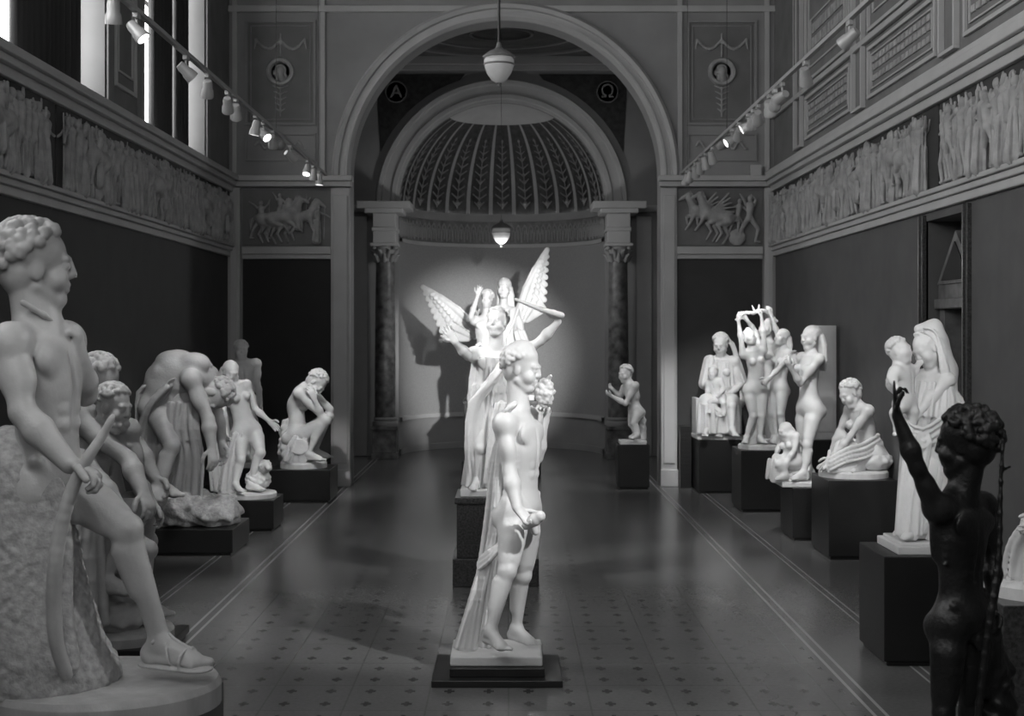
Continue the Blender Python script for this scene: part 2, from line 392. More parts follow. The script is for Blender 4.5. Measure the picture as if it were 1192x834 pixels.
# ============================================================ STATUES
# A front centre nude with cloak
boxes('pedestal',[(-.37,.37,-.32,.32,0,.04),(-.27,.27,-.24,.24,.04,.09)],[M_black],.004,loc=(-.065,8.06,0),label='low black slab under the cloaked nude marble statue',cat='pedestal')
st=Statue((-.06,8.1,.145),197.5,580,757,'white marble nude youth with cap, cloak, cup and grapes'); T=st.T
st.base(.265,.23,.055,cx=-.01)
S=SDF(.0058)
o=human(S,T,1.06,(605,592,0),(605,518,0),(603,473,0),(609,428,0),(.92,-.35,-.2),(.42,.9,0),
 aR=(593,552,-.25,602,594,-.6,.7,(.6,-.2,-.7),(.6,-.5,.2)),aL=(624,535,.5,632,498,-.3,.9,(.1,-.2,1),(-.3,-.9,0)),
 lR=(590,668,-.4,571,737,-.3,(.45,-.88,0)),lL=(608,672,.2,601,738,.3,(.6,-.8,0)),hair='cap')
st.part(S)
S=SDF(.0058)
drape(S,[T(587,500,.0),T(579,540,.06),T(576,580,.1),T(573,630,.1),T(565,690,.06),T(556,755,.02)],.05,.16,(.8,-.4,0),8,.018,seed=2)
drape(S,[T(598,474,-.16),T(588,484,-.15),T(581,506,-.02)],.05,.07,(.2,.8,.2),5,.016,seed=12)
drape(S,[T(584,636,-.1),T(570,650,-.11),T(559,658,-.06)],.05,.09,(0,.5,.6),6,.014,seed=3)
drape(S,[T(566,655,-.05),T(557,690,-.08),T(549,725,-.08),T(542,757,-.08)],.06,.13,(.95,-.2,0),8,.016,seed=5)
drape(S,[T(583,520,-.05),T(579,560,-.03),T(576,610,-.04),T(568,650,-.05)],.03,.06,(.6,-.6,0),5,.014,seed=15)
st.part(S,'cloak')
S=SDF(.006)
w=o['wrR']+o['hdR']*.11
S.cap(w+A(-.02,0,-.015),w+A(.03,-.02,.02),.026,.038,k=.02); S.cap(w+A(.035,-.022,.025),w+A(.055,-.03,.04),.026,.034,k=.01)
st.part(S,'cup')
S=SDF(.0055); R=random.Random(3)
w=T(634,460,-.02)
for i in range(90):
    d=A(R.gauss(0,1),R.gauss(0,1),R.gauss(0,1)); d=unit(d)*R.uniform(.4,1)**.5
    S.ell(w+d*A(.055,.055,.085),.015,k=.002)
S.ell(w,(.045,.045,.07))
for i in range(9): S.cap(w+A(0,0,.05),w+A(R.uniform(-.06,.06),R.uniform(-.05,.05),R.uniform(.0,.1)),.02,.012,k=.004,n=A(0,1,0),f=.5)
st.part(S,'grape_bunch')
# B second centre
ped(-.41,.21,10.85,11.45,.70,'dark marble pedestal with stepped foot under draped dancer',M_stone,True)
st=Statue((-.105,11.15,.755),143.5,577,566,'white marble draped figure with raised arms holding a horn'); T=st.T
st.base(.28,.26,.055)
S=SDF(V)
o=human(S,T,.95,(571,482,0),(574,430,0),(577,398,0),(578,372,-.02),(-.3,-1,.1),(.97,.15,0),
 aR=(545,414,-.6,530,398,-.4,.15,(-.5,0,.85),(0,-1,0)),aL=(630,396,-.3,650,374,-.3,.9,(-.3,-.3,.8),(-.6,-.6,0)),
 lR=(560,522,-.3,556,560,0,(-.3,-1,0)),lL=(584,522,-.3,580,560,0,(.2,-1,0)))
st.part(S)
S=SDF(.0072)
S.cap(T(572,448,0),T(567,566,0),.145,.19,k=.02,fold=(9,.13,.5,2.5),cyl=True,n=A(0,1,0),f=.85)
S.cap(T(575,415,0),T(572,455,0),.15,.15,k=.03,fold=(8,.08,0,1),cyl=True,n=A(0,1,0),f=.8)
drape(S,[T(598,405,-.12),T(575,440,-.16),T(552,470,-.14),T(548,520,-.12),T(552,562,-.08)],.1,.12,(.7,0,.6),6,.02,seed=4)
drape(S,[T(558,402,.0),T(552,440,.02),T(549,500,.03),T(547,560,.03)],.07,.1,(.6,-.6,0),5,.02,seed=6)
drape(S,[T(584,470,-.16),T(578,500,-.18),T(572,562,-.2)],.08,.12,(1,0,0),6,.018,seed=26)
st.part(S,'robe')
S=SDF(.007); S.chain([o['wrL']+A(.02,-.03,.05),T(630,360,-.2),T(600,348,-.15)],[.03,.02,.012],k=.01); st.part(S,'horn')
# C winged group
f=19.6/14
ped(-.62,.42,19.1,20.1,1.2-.14,'tall dark stone pedestal below the winged marble group',M_stone,True)
st=Statue((-.11,19.6,1.06+.08),114.3/f,583,457,'white marble winged angel with spread wings beside a youth'); T0=st.T
def T(a,b,w=0): return T0(a,b,w*f)
T.sc=f
st.base(.47,.44,.08)
S=SDF(.0105)
cf=.98*f*.86
human(S,T,cf,(585,400,0),(586,373,0),(586,353,0),(587,332,0),(-.15,-1,-.05),(.98,.1,0),
 aR=(563,388,-.6,556,368,-.5,.3),aL=(610,392,-.4,602,415,-.6,.5),lR=(578,430,-.2,577,450,.2,(-.2,-1,0)),lL=(592,430,-.2,591,450,.2,(.2,-1,0)),fem=1,hair='long')
st.part(S)
S=SDF(.0115)
S.cap(T(585,380,0),T(584,457,0),.17,.27,k=.02,fold=(9,.1,1.5,2),cyl=True,n=A(0,1,0),f=.85)
S.cap(T(586,360,0),T(585,385,0),.17,.18,k=.03,fold=(9,.08,1.5,2),cyl=True,n=A(0,1,0),f=.8)
drape(S,[T(598,362,-.15),T(588,385,-.2),T(574,405,-.2),T(572,455,-.2)],.16,.2,(.8,0,.5),6,.03,seed=44)
drape(S,[T(604,385,-.1),T(610,410,-.1),T(606,455,-.1)],.12,.2,(.8,0,.1),6,.03,seed=45)
st.part(S,'robe')
S=SDF(.0105)
human(S,T,.8*f*.85,(564,408,-.28),(565,382,-.28),(566,364,-.28),(567,345,-.28),(-.2,-1,-.1),(.98,.1,0),
 aR=(548,368,-.3,556,343,-.2,.15,(.3,0,1),(0,-1,0)),aL=(580,392,-.5,584,408,-.3,.5),lR=(558,432,-.2,556,452,.2,(-.2,-1,0)),lL=(571,432,-.2,571,452,.2,(.2,-1,0)))
st.part(S,'figure')
def wing(root,t0,t1):
    # arched leading edge, long primaries and two rows of short overlapping coverts
    S=SDF(.0095); root=np.asarray(root); t0=np.asarray(t0); t1=np.asarray(t1)
    ax=unit(t0-root); L=np.linalg.norm(t0-root); dn=orth(t1-root,ax)
    lead=lambda t: root+ax*L*t-dn*.07*math.sin(math.pi*t)
    low=lambda t: root+(t1-root)*min(1,t*1.6) if t<.62 else t1+(t0-t1)*((t-.62)/.38)**.9
    S.chain([lead(t) for t in (0,.25,.5,.75,.95)],[.06,.06,.055,.045,.025],k=.02)
    for i in range(17):
        t=i/16; s0=lead(min(.92,.15+.78*t)); e=low(.25+.75*t)
        S.cap(s0,e+ax*.03,.05,.042,k=.02,n=A(0,1,0),f=.32)
    for row,(fr_,yy) in enumerate(((.55,-.02),(.3,-.04))):
        for i in range(15):
            t=(i+.5*row)/15; s0=lead(min(.9,.08+.8*t)); e=s0+(low(.25+.72*t)-s0)*fr_
            S.cap(s0+A(0,yy*.5,0),e+A(0,yy,0),.045,.038,k=.006,n=A(0,1,0),f=.4)
    st.part(S,'wing')
wing(T(600,382,.12),T(636,292,.2),T(632,362,.2))
wing(T(564,394,.12),T(494,335,.2),T(520,396,.2))
# D large leaning nude (near)
boxes('pedestal',[(-.45,.45,-.42,.42,0,.36)],M_black,.006,loc=(-1.79,6.05,0),label='black box pedestal under the huge leaning hero statue',cat='pedestal')
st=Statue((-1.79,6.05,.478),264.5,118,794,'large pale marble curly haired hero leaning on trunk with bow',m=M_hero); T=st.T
st.base(.52,.44,.11,True)
S=SDF(.0068,.007)
o=human(S,T,1.27,(54,558,.0),(50,440,.0),(44,380,0),(44,308,0),(.93,.32,-.02),(.2,.97,0),
 aR=(26,484,-.4,80,544,-.5,.9,(.75,-.1,-.3),(.1,-.4,-1)),aL=(98,462,.1,92,420,-.6,1.1,(.0,-.3,1),(-.8,-.2,0)),
 lR=(30,690,.2,40,760,.2,(.9,-.4,0)),lL=(146,620,-.3,186,750,.1,(.95,-.35,0)),hs=1.12,hips=(.3,.95,0),hair='bushy')
S.cap(o['neck'],o['hd']-A(.03,0,.09),.085,.07,k=.05)
st.part(S)
S=SDF(.0072); an=o['anL']; t=unit(A(.95,-.35,0)); sd=np.cross(t,A(0,0,1)); U=A(0,0,1); c=1.25
S.cap(an-t*.04*c-U*.085*c,an+t*.15*c-U*.085*c,.045*c,.058*c,k=.01,n=U,f=.22)
def strap(p0,rx,rz,tilt):
    P=[]
    for i in range(13):
        a=2*math.pi*i/12; P.append(p0+sd*rx*math.cos(a)+(U+t*tilt)*rz*math.sin(a))
    S.chain(P,.008,k=.004)
strap(an+U*.005,.058,.012,.3); strap(an+t*.11*c-U*.055*c,.056*c,.038*c,.1); strap(an+t*.06*c-U*.04*c,.05*c,.046*c,-.3)
S.chain([an+t*.13*c-U*.02*c,an+t*.07*c+U*.005,an+t*.035*c+U*.03],.009,k=.004)
st.part(S,'sandal')
S=SDF(.0085)
O,Q=spline([T(14,545,.0),T(24,620,-.02),T(30,700,-.03),T(42,792,-.04)],[.17,.19,.23,.3]); S.chain(O,Q,k=.08,amp=.007,fr=70)
S.ell(T(12,555,0),(.2,.18,.12),k=.08,amp=.007,fr=70); S.ell(T(74,788,.0),(.24,.24,.12),k=.1,amp=.007,fr=70)
R=random.Random(5)
for i in range(12):
    a=-30+9*i; O,Q=spline([T(a,565,-.12-.05*math.sin(i*.28)),T(a+4+R.uniform(-4,4),640,-.18),T(a+8+R.uniform(-4,4),710,-.22),T(a+14,780,-.28)],[.012,.018,.02,.022]); S.chain(O,Q,k=.05)
st.part(S,'tree_trunk',M_rock)
S=SDF(.007)
wb=o['wrR'][1]-.02
O,Q=spline([T(131,488,wb),T(118,512,wb),T(101,538,wb-.02),T(84,572,wb),T(70,620,wb),T(63,670,wb),T(62,715,wb+.02),T(66,755,wb+.04),T(77,790,wb+.08)],[.009,.014,.019,.023,.026,.027,.027,.026,.024])
S.chain(O,Q,k=.02); st.part(S,'bow')
S=SDF(.008)
S.chain([T(26,356,-.16),T(50,370,-.1),T(74,390,.02),T(92,404,.1)],.014,k=.01); st.part(S,'strap')
# E wrestlers
ped(-2.85,-2.1,8.3,9.05,.08,'low black plinth under the struggling pair statue')
st=Statue((-2.45,8.65,.15),185,139,730,'dim-toned marble pair of muscular men locked together on rock',m=M_mid); T=st.T
st.base(.34,.33,.07,True)
S=SDF(V,.006)
human(S,T,1.25,(95,590,0),(104,506,0),(112,464,-.02),(118,440,-.04),(.85,-.3,-.5),(.25,.95,0),
 aR=(150,536,-.5,166,572,-.5,.6),aL=(160,520,.2,180,555,-.2,.6),lR=(168,592,-.6,120,672,-.2,(.9,-.3,0)),lL=(180,580,.2,150,700,0,(.9,-.2,0)),hair='beard')
st.part(S)
S=SDF(V,.005)
human(S,T,1.1,(128,600,.15),(116,530,.0),(124,490,-.15),(136,470,-.2),(.85,-.4,-.3),(.5,.85,0),
 aR=(118,560,-.6,140,590,-.3,.5),aL=(160,560,0,176,585,0,.5),lR=(172,640,-.1,150,705,.1,(.8,-.3,0)),lL=(172,630,0,168,700,0,(.8,-.3,0)),hs=.95,hair='beard')
st.part(S,'figure')
S=SDF(.01)
S.ell(T(94,655,.05),(.24,.26,.42),k=.08,amp=.03,fr=30); S.ell(T(120,715,0),(.3,.27,.12),k=.08,amp=.02,fr=40)
drape(S,[T(96,590,-.24),T(92,650,-.3),T(94,724,-.3)],.2,.3,(1,0,0),8,.035,k=.01,seed=3)
st.part(S,'rock',M_mid)
# F bending figure
ped(-3.36,-2.47,12.3,13.1,.24,'low black plinth under the bending man statue')
st=Statue((-2.9,12.65,.30),126.5,225,603,'dim-toned marble man bending far forward over a rock',m=M_mid,zmin=-.058); T=st.T
S=SDF(.008,.006)
human(S,T,1.36,(190,470,0),(214,434,-.02),(238,442,-.04),(250,464,-.04),(-.2,-.3,-1),(-.1,.98,.1),
 aR=(242,488,-.4,246,520,-.3,.4),aL=(252,480,0,258,515,0,.4),lR=(200,520,-.4,188,563,-.2,(.8,-.6,0)),lL=(212,518,.1,218,566,.2,(.9,-.2,0)),up=(.9,0,-.2))
S.ell(T(206,436,-.02),(.22,.2,.2),k=.1); S.ell(T(190,450,-.02),(.17,.19,.2),k=.08); S.ell(T(216,455,-.02),(.2,.16,.16),k=.1)
for sg_ in (-1,1):
    S.ell(T(226,424,sg_*.13-.02),(.14,.09,.10),k=.03); S.ell(T(202,420,sg_*.09-.02),(.16,.07,.09),k=.025)
S.cap(T(236,424,-.08),T(186,432,-.08),.012,k=.03,sub=True)
st.part(S)
S=SDF(.0105)
S.ell(T(205,592,0),(.36,.32,.2),k=.08,amp=.03,fr=28); S.ell(T(250,596,0),(.24,.28,.16),k=.08,amp=.03,fr=28); S.ell(T(195,560,.1),(.2,.2,.24),k=.08,amp=.03,fr=28)
st.part(S,'rock',M_rock)
S=SDF(.0085)
drape(S,[T(200,448,-.22),T(182,470,-.2),T(174,500,-.1),T(178,545,.0)],.2,.26,(.5,.7,.2),8,.032,seed=5)
drape(S,[T(214,470,-.22),T(212,500,-.24),T(216,535,-.2),T(212,578,-.12)],.26,.34,(.95,0,0),10,.032,seed=9)
drape(S,[T(185,445,-.1),T(167,455,-.05),T(166,498,0)],.14,.18,(.2,.8,.2),5,.03,seed=11)
st.part(S,'drapery')
# G stepping nude with robe
ped(-3.0,-2.36,13.8,14.4,.32,'black plinth under the stepping nude woman statue')
st=Statue((-2.65,14.1,.375),113.5,291,572,'white marble nude woman stepping forward beside robe and lion'); T=st.T
st.base(.3,.28,.055,True,cx=-.03)
S=SDF(V)
human(S,T,.95,(286,500,0),(276,463,0),(271,444,0),(268,431,-.02),(.5,-.8,-.4),(.75,.6,.2),
 aR=(260,478,-.3,262,498,-.3,.5),aL=(297,476,-.2,313,490,-.3,.3),lR=(280,535,-.3,274,563,-.1,(.5,-.8,0)),lL=(303,527,-.4,292,562,0,(.8,-.5,0)),fem=1,hair='long',hips=(.85,.5,-.15))
st.part(S)
S=SDF(.0085)
drape(S,[T(262,452,.08),T(258,490,.1),T(256,530,.08),T(260,570,.05)],.14,.26,(.8,.4,0),9,.026,seed=4)
drape(S,[T(276,505,-.12),T(268,535,-.13),T(264,570,-.1)],.1,.18,(.8,0,0),6,.02,seed=14)
S.ell(T(300,558,.0),(.13,.14,.11),k=.03,amp=.012,fr=70); S.ell(T(308,543,-.08),.07,k=.03,amp=.012,fr=90); S.cap(T(311,541,-.12),T(313,545,-.19),.035,.028,k=.02)
st.part(S,'robe')
# G2
ped(-3.25,-2.7,15.0,15.5,.52,'black pedestal of the upright nude youth statue')
st=Statue((-2.96,15.25,.58),105,281,537,'white marble standing nude youth with one arm lowered'); T=st.T
st.base(.22,.2,.06)
S=SDF(.009)
human(S,T,.86,(285,468,0),(283,436,0),(281,421,0),(280,406,0),(.3,-1,0),(.95,.2,0),
 aR=(268,450,-.2,270,475,-.3,.4),aL=(299,446,-.2,303,468,-.3,.3),lR=(279,500,0,277,529,.2,(-.2,-1,0)),lL=(288,500,-.3,287,529,.2,(.3,-1,0)))
S.chain([T(292,530,.12),T(294,490,.1)],.06,k=.04,amp=.01,fr=50)
st.part(S)
# H crouched
ped(-2.83,-2.10,16.16,16.9,.39,'black plinth under the crouching nude woman statue')
st=Statue((-2.46,16.5,.46),97,353,537,'white marble nude woman crouched with bowed head on rock'); T=st.T
st.base(.28,.27,.07,True)
S=SDF(V)
human(S,T,1.2,(345,505,0),(347,466,0),(357,448,-.05),(370,446,-.08),(.5,-.3,-.85),(.1,.98,0),
 aR=(374,484,-.3,366,466,-.2,.5),aL=(384,476,.2,370,464,-.1,.5),lR=(379,489,-.4,358,527,-.1,(.9,-.3,0)),lL=(382,484,.2,366,524,.2,(.9,-.2,0)),fem=1,hair='curly',up=(.85,0,.5))
st.part(S)
S=SDF(.011)
S.ell(T(343,523,.03),(.19,.2,.2),k=.06,amp=.02,fr=40); S.cap(T(340,500,.05),T(345,530,.0),.15,.2,k=.06,amp=.02,fr=40)
drape(S,[T(352,508,-.2),T(348,520,-.24),T(345,536,-.24)],.2,.3,(1,0,0),6,.025,seed=2)
st.part(S,'rock')
# I small child
ped(1.40,1.80,17.55,17.98,.57,'small black pedestal under the child statue')
st=Statue((1.6,17.76,.62),90,736,512,'small white marble standing child with raised forearms'); T=st.T
st.base(.17,.17,.05)
S=SDF(.008,.004)
human(S,T,.68,(740,478,0),(735,457,0),(731,445,0),(727,434,0),(-.7,-.6,-.2),(.5,-.8,0),
 aR=(722,462,.2,714,454,0,.5),aL=(728,470,-.4,712,461,-.3,.5),lR=(735,494,.2,740,505,.2,(-.7,-.5,0)),lL=(738,493,-.2,742,506,-.2,(-.7,-.6,0)),hs=1.3)
S.chain([T(748,510,.08),T(747,490,.08),T(744,478,.06)],[.05,.045,.03],k=.03,amp=.01,fr=60)
st.part(S)
# J seated mother
ped(2.37,2.98,17.1,17.8,.67,'black pedestal under the enthroned mother statue')
st=Statue((2.65,17.42,.72),91.8,835,505,'white marble seated draped mother holding a baby'); T=st.T
st.base(.3,.3,.05)
S=SDF(V)
human(S,T,1.1,(838,470,.05),(840,432,0),(840,414,-.02),(838,399,-.04),(-.35,-.9,-.3),(.9,-.3,0),
 aR=(821,445,-.3,828,458,-.6,.4),aL=(862,447,-.3,846,462,-.5,.4),lR=(823,470,-.9,822,499,-.2,(-.3,-1,0)),lL=(852,472,-.9,852,499,-.2,(.1,-1,0)),fem=1,hair='curly')
st.part(S)
S=SDF(.0085)
S.cap(T(841,448,.02),T(838,480,.05),.17,.22,k=.04,fold=(9,.1,0,1),cyl=True)
S.cap(T(841,420,.0),T(841,450,.02),.12,.17,k=.04,fold=(9,.08,0,1),cyl=True)
S.cap(T(823,470,-.3),T(824,504,-.3),.11,.13,k=.05,fold=(7,.16,0,1),cyl=True); S.cap(T(850,472,-.3),T(850,504,-.3),.11,.13,k=.05,fold=(7,.16,2,1),cyl=True)
S.cap(T(822,467,-.28),T(834,467,.05),.1,.14,k=.05); S.cap(T(852,468,-.28),T(844,467,.05),.1,.14,k=.05)
for q_,sg_ in ((821,-1),(862,1)): S.cap(T(840+sg_*14,420,0),T(q_,446,-.05),.075,.08,k=.04,fold=(6,.12,0,1))
drape(S,[T(838,392,.02),T(852,400,.02),T(860,430,.02),T(864,470,.0)],.08,.12,(.2,.9,0),6,.022,seed=15)
drape(S,[T(826,472,-.38),T(838,482,-.36),T(852,474,-.38)],.1,.12,(0,0,1),5,.025,seed=16)
drape(S,[T(838,480,-.36),T(837,503,-.34)],.1,.2,(1,0,0),6,.025,seed=17)
st.part(S,'robe')
S=SDF(.008,.004)
human(S,T,.5,(836,462,-.28),(832,450,-.26),(830,442,-.26),(829,433,-.26),(-.5,-.8,0),(.8,-.5,0),aR=(824,452,-.3,822,460,-.3,.5),aL=(842,452,-.3,838,458,-.4,.5),lR=(826,468,-.6,826,477,0,(-.3,-1,0)),lL=(842,470,-.5,842,480,0,(-.2,-1,0)),hs=1.3)
st.part(S,'figure')
boxes('seat',[(-.27,.28,-.05,.27,0,.38),(-.29,-.24,-.1,.28,0,.46),(.25,.29,-.1,.28,0,.46)],M_marble,.01,parent=st.e)
# K dancers
ped(2.59,3.08,15.3,15.95,.69,'black pedestal under the group of dancing nudes')
st=Statue((2.85,15.62,.74),102.4,883,517,'white marble dancing nudes with arms lifted holding garland'); T=st.T
st.base(.24,.24,.05,True)
S=SDF(V)
human(S,T,.86,(889,450,.08),(893,413,.08),(894,396,.06),(891,381,.04),(-.7,-.6,.2),(.6,-.75,0),
 aR=(878,386,.2,868,372,-.2,.5),aL=(905,392,-.4,897,368,-.2,.6),lR=(882,482,-.2,888,509,.2,(-.6,-.8,0)),lL=(897,482,-.2,900,509,.1,(.2,-1,0)),fem=1,hair='bun')
st.part(S)
S=SDF(V)
human(S,T,.82,(906,450,-.08),(910,420,-.1),(911,405,-.12),(909,391,-.12),(-.8,-.5,.1),(.4,-.85,0),
 aR=(898,405,.2,890,390,0,.5),aL=(905,430,-.4,895,440,-.3,.6),lR=(900,482,-.2,903,509,.1,(-.6,-.8,0)),lL=(908,482,-.3,912,509,0,(.1,-1,0)),fem=1,hair='long')
st.part(S,'figure')
S=SDF(V)
human(S,T,.82,(878,452,-.12),(878,420,-.14),(875,405,-.15),(871,391,-.15),(.3,-.9,.3),(.95,.1,0),
 aR=(862,398,-.1,859,376,0,.5),aL=(888,392,-.1,886,372,0,.5),lR=(876,484,-.2,868,509,.1,(-.3,-1,0)),lL=(886,484,-.2,884,509,0,(.2,-1,0)),fem=1,hair='bun')
st.part(S,'figure')
S=SDF(.009); P=[]
for i in range(14):
    t=i/13; P.append(T(857+46*t,372-10*math.sin(t*3.14)-2*math.sin(t*11),-.05))
S.chain(P,.02,k=.01,amp=.008,fr=110)
for i in range(12): q=P[i+1]; S.cap(q,q+A(random.uniform(-.06,.06),random.uniform(-.04,.04),random.uniform(-.02,.08)),.018,.008,k=.006)
st.part(S,'garland')
S=SDF(.0085); drape(S,[T(893,440,-.05),T(888,470,-.05),T(880,500,-.05),T(872,516,-.05)],.06,.2,(.9,.2,0),7,.022,seed=3); drape(S,[T(880,516,.0),T(895,512,.05),T(912,516,.1)],.06,.12,(.9,.2,0),4,.022,seed=23); st.part(S,'drapery')
# L standing nude
ped(2.73,3.03,13.2,13.8,.51,'narrow black pedestal under the standing nude woman')
st=Statue((2.90,13.5,.56),118.5,936,558,'white marble standing nude woman with raised hands and companion'); T=st.T
st.base(.24,.24,.05,cx=-.02)
S=SDF(V)
human(S,T,.97,(943,472,0),(942,430,0),(944,407,0),(944,390,0),(-.9,-.4,-.1),(.4,-.9,0),
 aR=(930,442,.2,926,424,.2,.6),aL=(932,446,-.4,922,430,-.3,.5),lR=(934,515,.2,944,549,.2,(-.8,-.4,0)),lL=(940,517,-.2,936,549,-.1,(-.8,-.5,0)),fem=1,hair='long')
st.part(S)
S=SDF(.008)
human(S,T,.68,(922,535,-.08),(920,517,-.08),(918,506,-.08),(913,500,-.08),(-.8,-.4,-.3),(.5,-.8,0),
 aR=(908,518,0,902,532,0,.5),aL=(925,524,-.3,914,540,-.3,.5),lR=(904,532,-.2,908,550,0,(-.8,-.4,0)),lL=(908,540,-.4,914,552,0,(-.8,-.4,0)),fem=1,hair='long')
drape(S,[T(922,512,-.02),T(930,528,0),T(928,543,-.1),T(918,556,-.14)],.12,.28,(.9,-.2,0),8,.022,seed=2)
drape(S,[T(905,535,-.2),T(903,545,-.2),T(905,556,-.2)],.14,.18,(.9,-.2,0),5,.022,seed=22)
st.part(S,'figure')
# stele
boxes('pedestal',[(-.17,.17,-.15,.15,0,.88)],M_black,.006,loc=(3.28,14.5,0),label='black pedestal carrying the tall pale slab',cat='pedestal')
boxes('marble_stele',[(-.115,.125,-.05,.05,.0,1.2),(-.09,.10,-.058,-.05,.08,1.12)],M_marble,.006,loc=(3.32,14.5,.88),label='tall narrow plain pale marble slab standing on a pedestal',cat='stele')
# M seated woman
ped(2.82,3.44,12.1,12.8,.70,'wide black pedestal under the low seated woman')
st=Statue((3.12,12.48,.76),128.2,991,546,'white marble half draped woman seated low, head bowed'); T=st.T
st.base(.31,.3,.06,True,cx=.01)
S=SDF(V)
human(S,T,.97,(1012,527,0),(1003,490,0),(996,470,-.02),(987,456,-.03),(-.85,-.35,-.5),(.35,-.92,0),
 aR=(976,502,.2,966,528,0,.3),aL=(988,508,-.4,968,532,-.2,.3),lR=(980,508,.2,968,540,.1,(-.9,-.3,0)),lL=(974,530,-.3,1000,540,0,(-.6,-.6,0)),fem=1,hair='curly',up=(-.5,0,.9))
st.part(S)
S=SDF(.0085)
S.ell(T(1012,535,0),(.2,.2,.1),k=.05,amp=.012,fr=50)
drape(S,[T(1022,515,-.05),T(1005,525,-.18),T(985,530,-.24),T(965,540,-.22)],.14,.1,(0,.3,1),7,.024,seed=4)
drape(S,[T(1020,520,.05),T(1026,535,.05),T(1022,545,0)],.2,.26,(.6,.7,0),6,.024,seed=5)
drape(S,[T(985,524,-.16),T(982,535,-.2),T(975,545,-.22)],.3,.26,(1,0,0),8,.022,seed=7)
st.part(S,'drapery')
# N veiled woman with child
ped(2.25,2.98,8.23,8.82,.66,'large black pedestal under the veiled woman statue')
st=Statue((2.60,8.53,.73),187,1078,626,'white marble veiled draped woman holding a small child'); T=st.T
boxes('statue_base',[(-.25,.26,-.24,.24,-.07,-.02),(-.22,.23,-.21,.21,-.02,0)],M_marble,.006,parent=st.e)
S=SDF(.006)
human(S,T,.87,(1078,520,0),(1082,460,0),(1083,432,0),(1076,404,-.04),(-.8,-.4,-.55),(.45,-.88,0),
 aR=(1054,468,.1,1048,448,-.1,.4,(0,0,1),(.9,0,0)),aL=(1064,485,-.5,1046,462,-.1,.4,(-.6,.1,.6),(.5,.3,.5)),lR=(1062,570,.2,1060,613,.2,(-.9,-.4,0)),lL=(1074,575,-.2,1068,614,0,(-.8,-.5,0)),fem=1,hair='bun',up=(-.4,0,.9))
st.part(S)
S=SDF(.0062)
S.cap(T(1080,478,0),T(1066,625,0),.14,.125,k=.02,fold=(14,.14,.5,1.2),cyl=True,n=A(0,1,0),f=.9)
S.cap(T(1084,445,0),T(1080,485,0),.13,.15,k=.03,fold=(11,.1,0,1),cyl=True)
drape(S,[T(1050,500,-.16),T(1072,512,-.2),T(1098,496,-.1)],.12,.14,(0,0,1),8,.016,seed=4)
drape(S,[T(1062,520,-.16),T(1056,570,-.15),T(1053,622,-.15)],.1,.12,(.8,-.2,0),8,.014,seed=24)
drape(S,[T(1088,520,-.14),T(1080,580,-.13),T(1068,620,-.15)],.12,.08,(.8,-.2,0),7,.013,seed=25)
drape(S,[T(1076,515,-.2),T(1066,570,-.18),T(1062,622,-.18)],.06,.1,(.8,-.2,0),5,.013,seed=28)
st.part(S,'robe')
S=SDF(.0062)
S.ell(T(1085,396,.0),(.075,.1,.1),k=.03)
S.cap(T(1068,384,-.03),T(1086,380,.01),.03,.045,k=.04)
S.chain([T(1090,402,.0),T(1098,432,.02),T(1102,480,.02),T(1097,535,.0)],[.068,.072,.062,.025],k=.04)
for i in range(11):
    a=-.12+.19*i/10; j=(i%2)*1.0
    O,Q=spline([T(1074,382+i*.6,a*.6),T(1088+j,389,a*.9),T(1100+j-i*.6,428,a*1.1),T(1108+j-i,478,a),T(1103-i*.8,538,a*.6)],[.005,.007,.011,.013,.009]); S.chain(O,Q,k=.008)
for i in range(5):
    O,Q=spline([T(1070+i*3,386-i,-.08+i*.01),T(1087+i*2,398,-.10),T(1094+i*2,430,-.12),T(1097+i*3,480,-.11),T(1094+i*2,520,-.1)],[.004,.007,.010,.010,.007]); S.chain(O,Q,k=.008)
drape(S,[T(1102,450,.0),T(1113,464,.0),T(1118,484,.0)],.06,.08,(.3,-.9,0),5,.014,seed=9)
st.part(S,'veil')
S=SDF(.006,.003)
human(S,T,.46,(1052,466,-.14),(1050,442,-.14),(1048,428,-.14),(1046,407,-.15),(.7,-.65,.15),(.65,.7,0),
 aR=(1036,440,-.1,1042,452,-.5,.5),aL=(1060,436,0,1068,424,.1,.5),lR=(1040,482,-.4,1044,500,-.1,(-.4,-.8,0)),lL=(1062,480,-.2,1058,500,0,(-.4,-.8,0)),hs=1.4)
st.part(S,'figure')
# O bronze youth
boxes('pedestal',[(-.36,.36,-.34,.34,0,.09)],M_stone,.006,loc=(1.76,5.33,0),label='low granite plinth under the bronze archer',cat='pedestal')
st=Statue((1.76,5.33,.13),300,1120,949,'dark bronze nude curly haired youth with raised arm','bronze_statue',M_bronze); T=st.T
st.base(.3,.28,.04)
S=SDF(.006,-.003)
o=human(S,T,.86,(1118,715,0),(1117,620,0),(1120,570,0),(1122,512,0),(-.75,.5,-.1),(.75,.6,-.12),
 aR=(1068,546,-.2,1044,484,-.1,1.0,(-.1,0,1),(.9,-.3,0),1),aL=(1156,650,.0,1154,705,-.4,.9),
 lR=(1098,830,-.1,1100,928,.2,(-.4,-.9,0)),lL=(1128,830,.0,1130,928,.2,(.2,-.9,0)),hs=1.18,hair='bushy')
st.part(S)
S=SDF(.007)
O,Q=spline([T(1167,512,-.12),T(1164,580,-.13),T(1162,650,-.14),T(1154,710,-.15),T(1144,780,-.14),T(1136,860,-.12),T(1132,945,-.1)],[.006,.009,.012,.014,.014,.013,.012])
S.chain(O,Q,k=.01); S.cap(T(1165,548,-.12),T(1176,543,-.12),.008,.005,k=.006)
st.part(S,'bow')
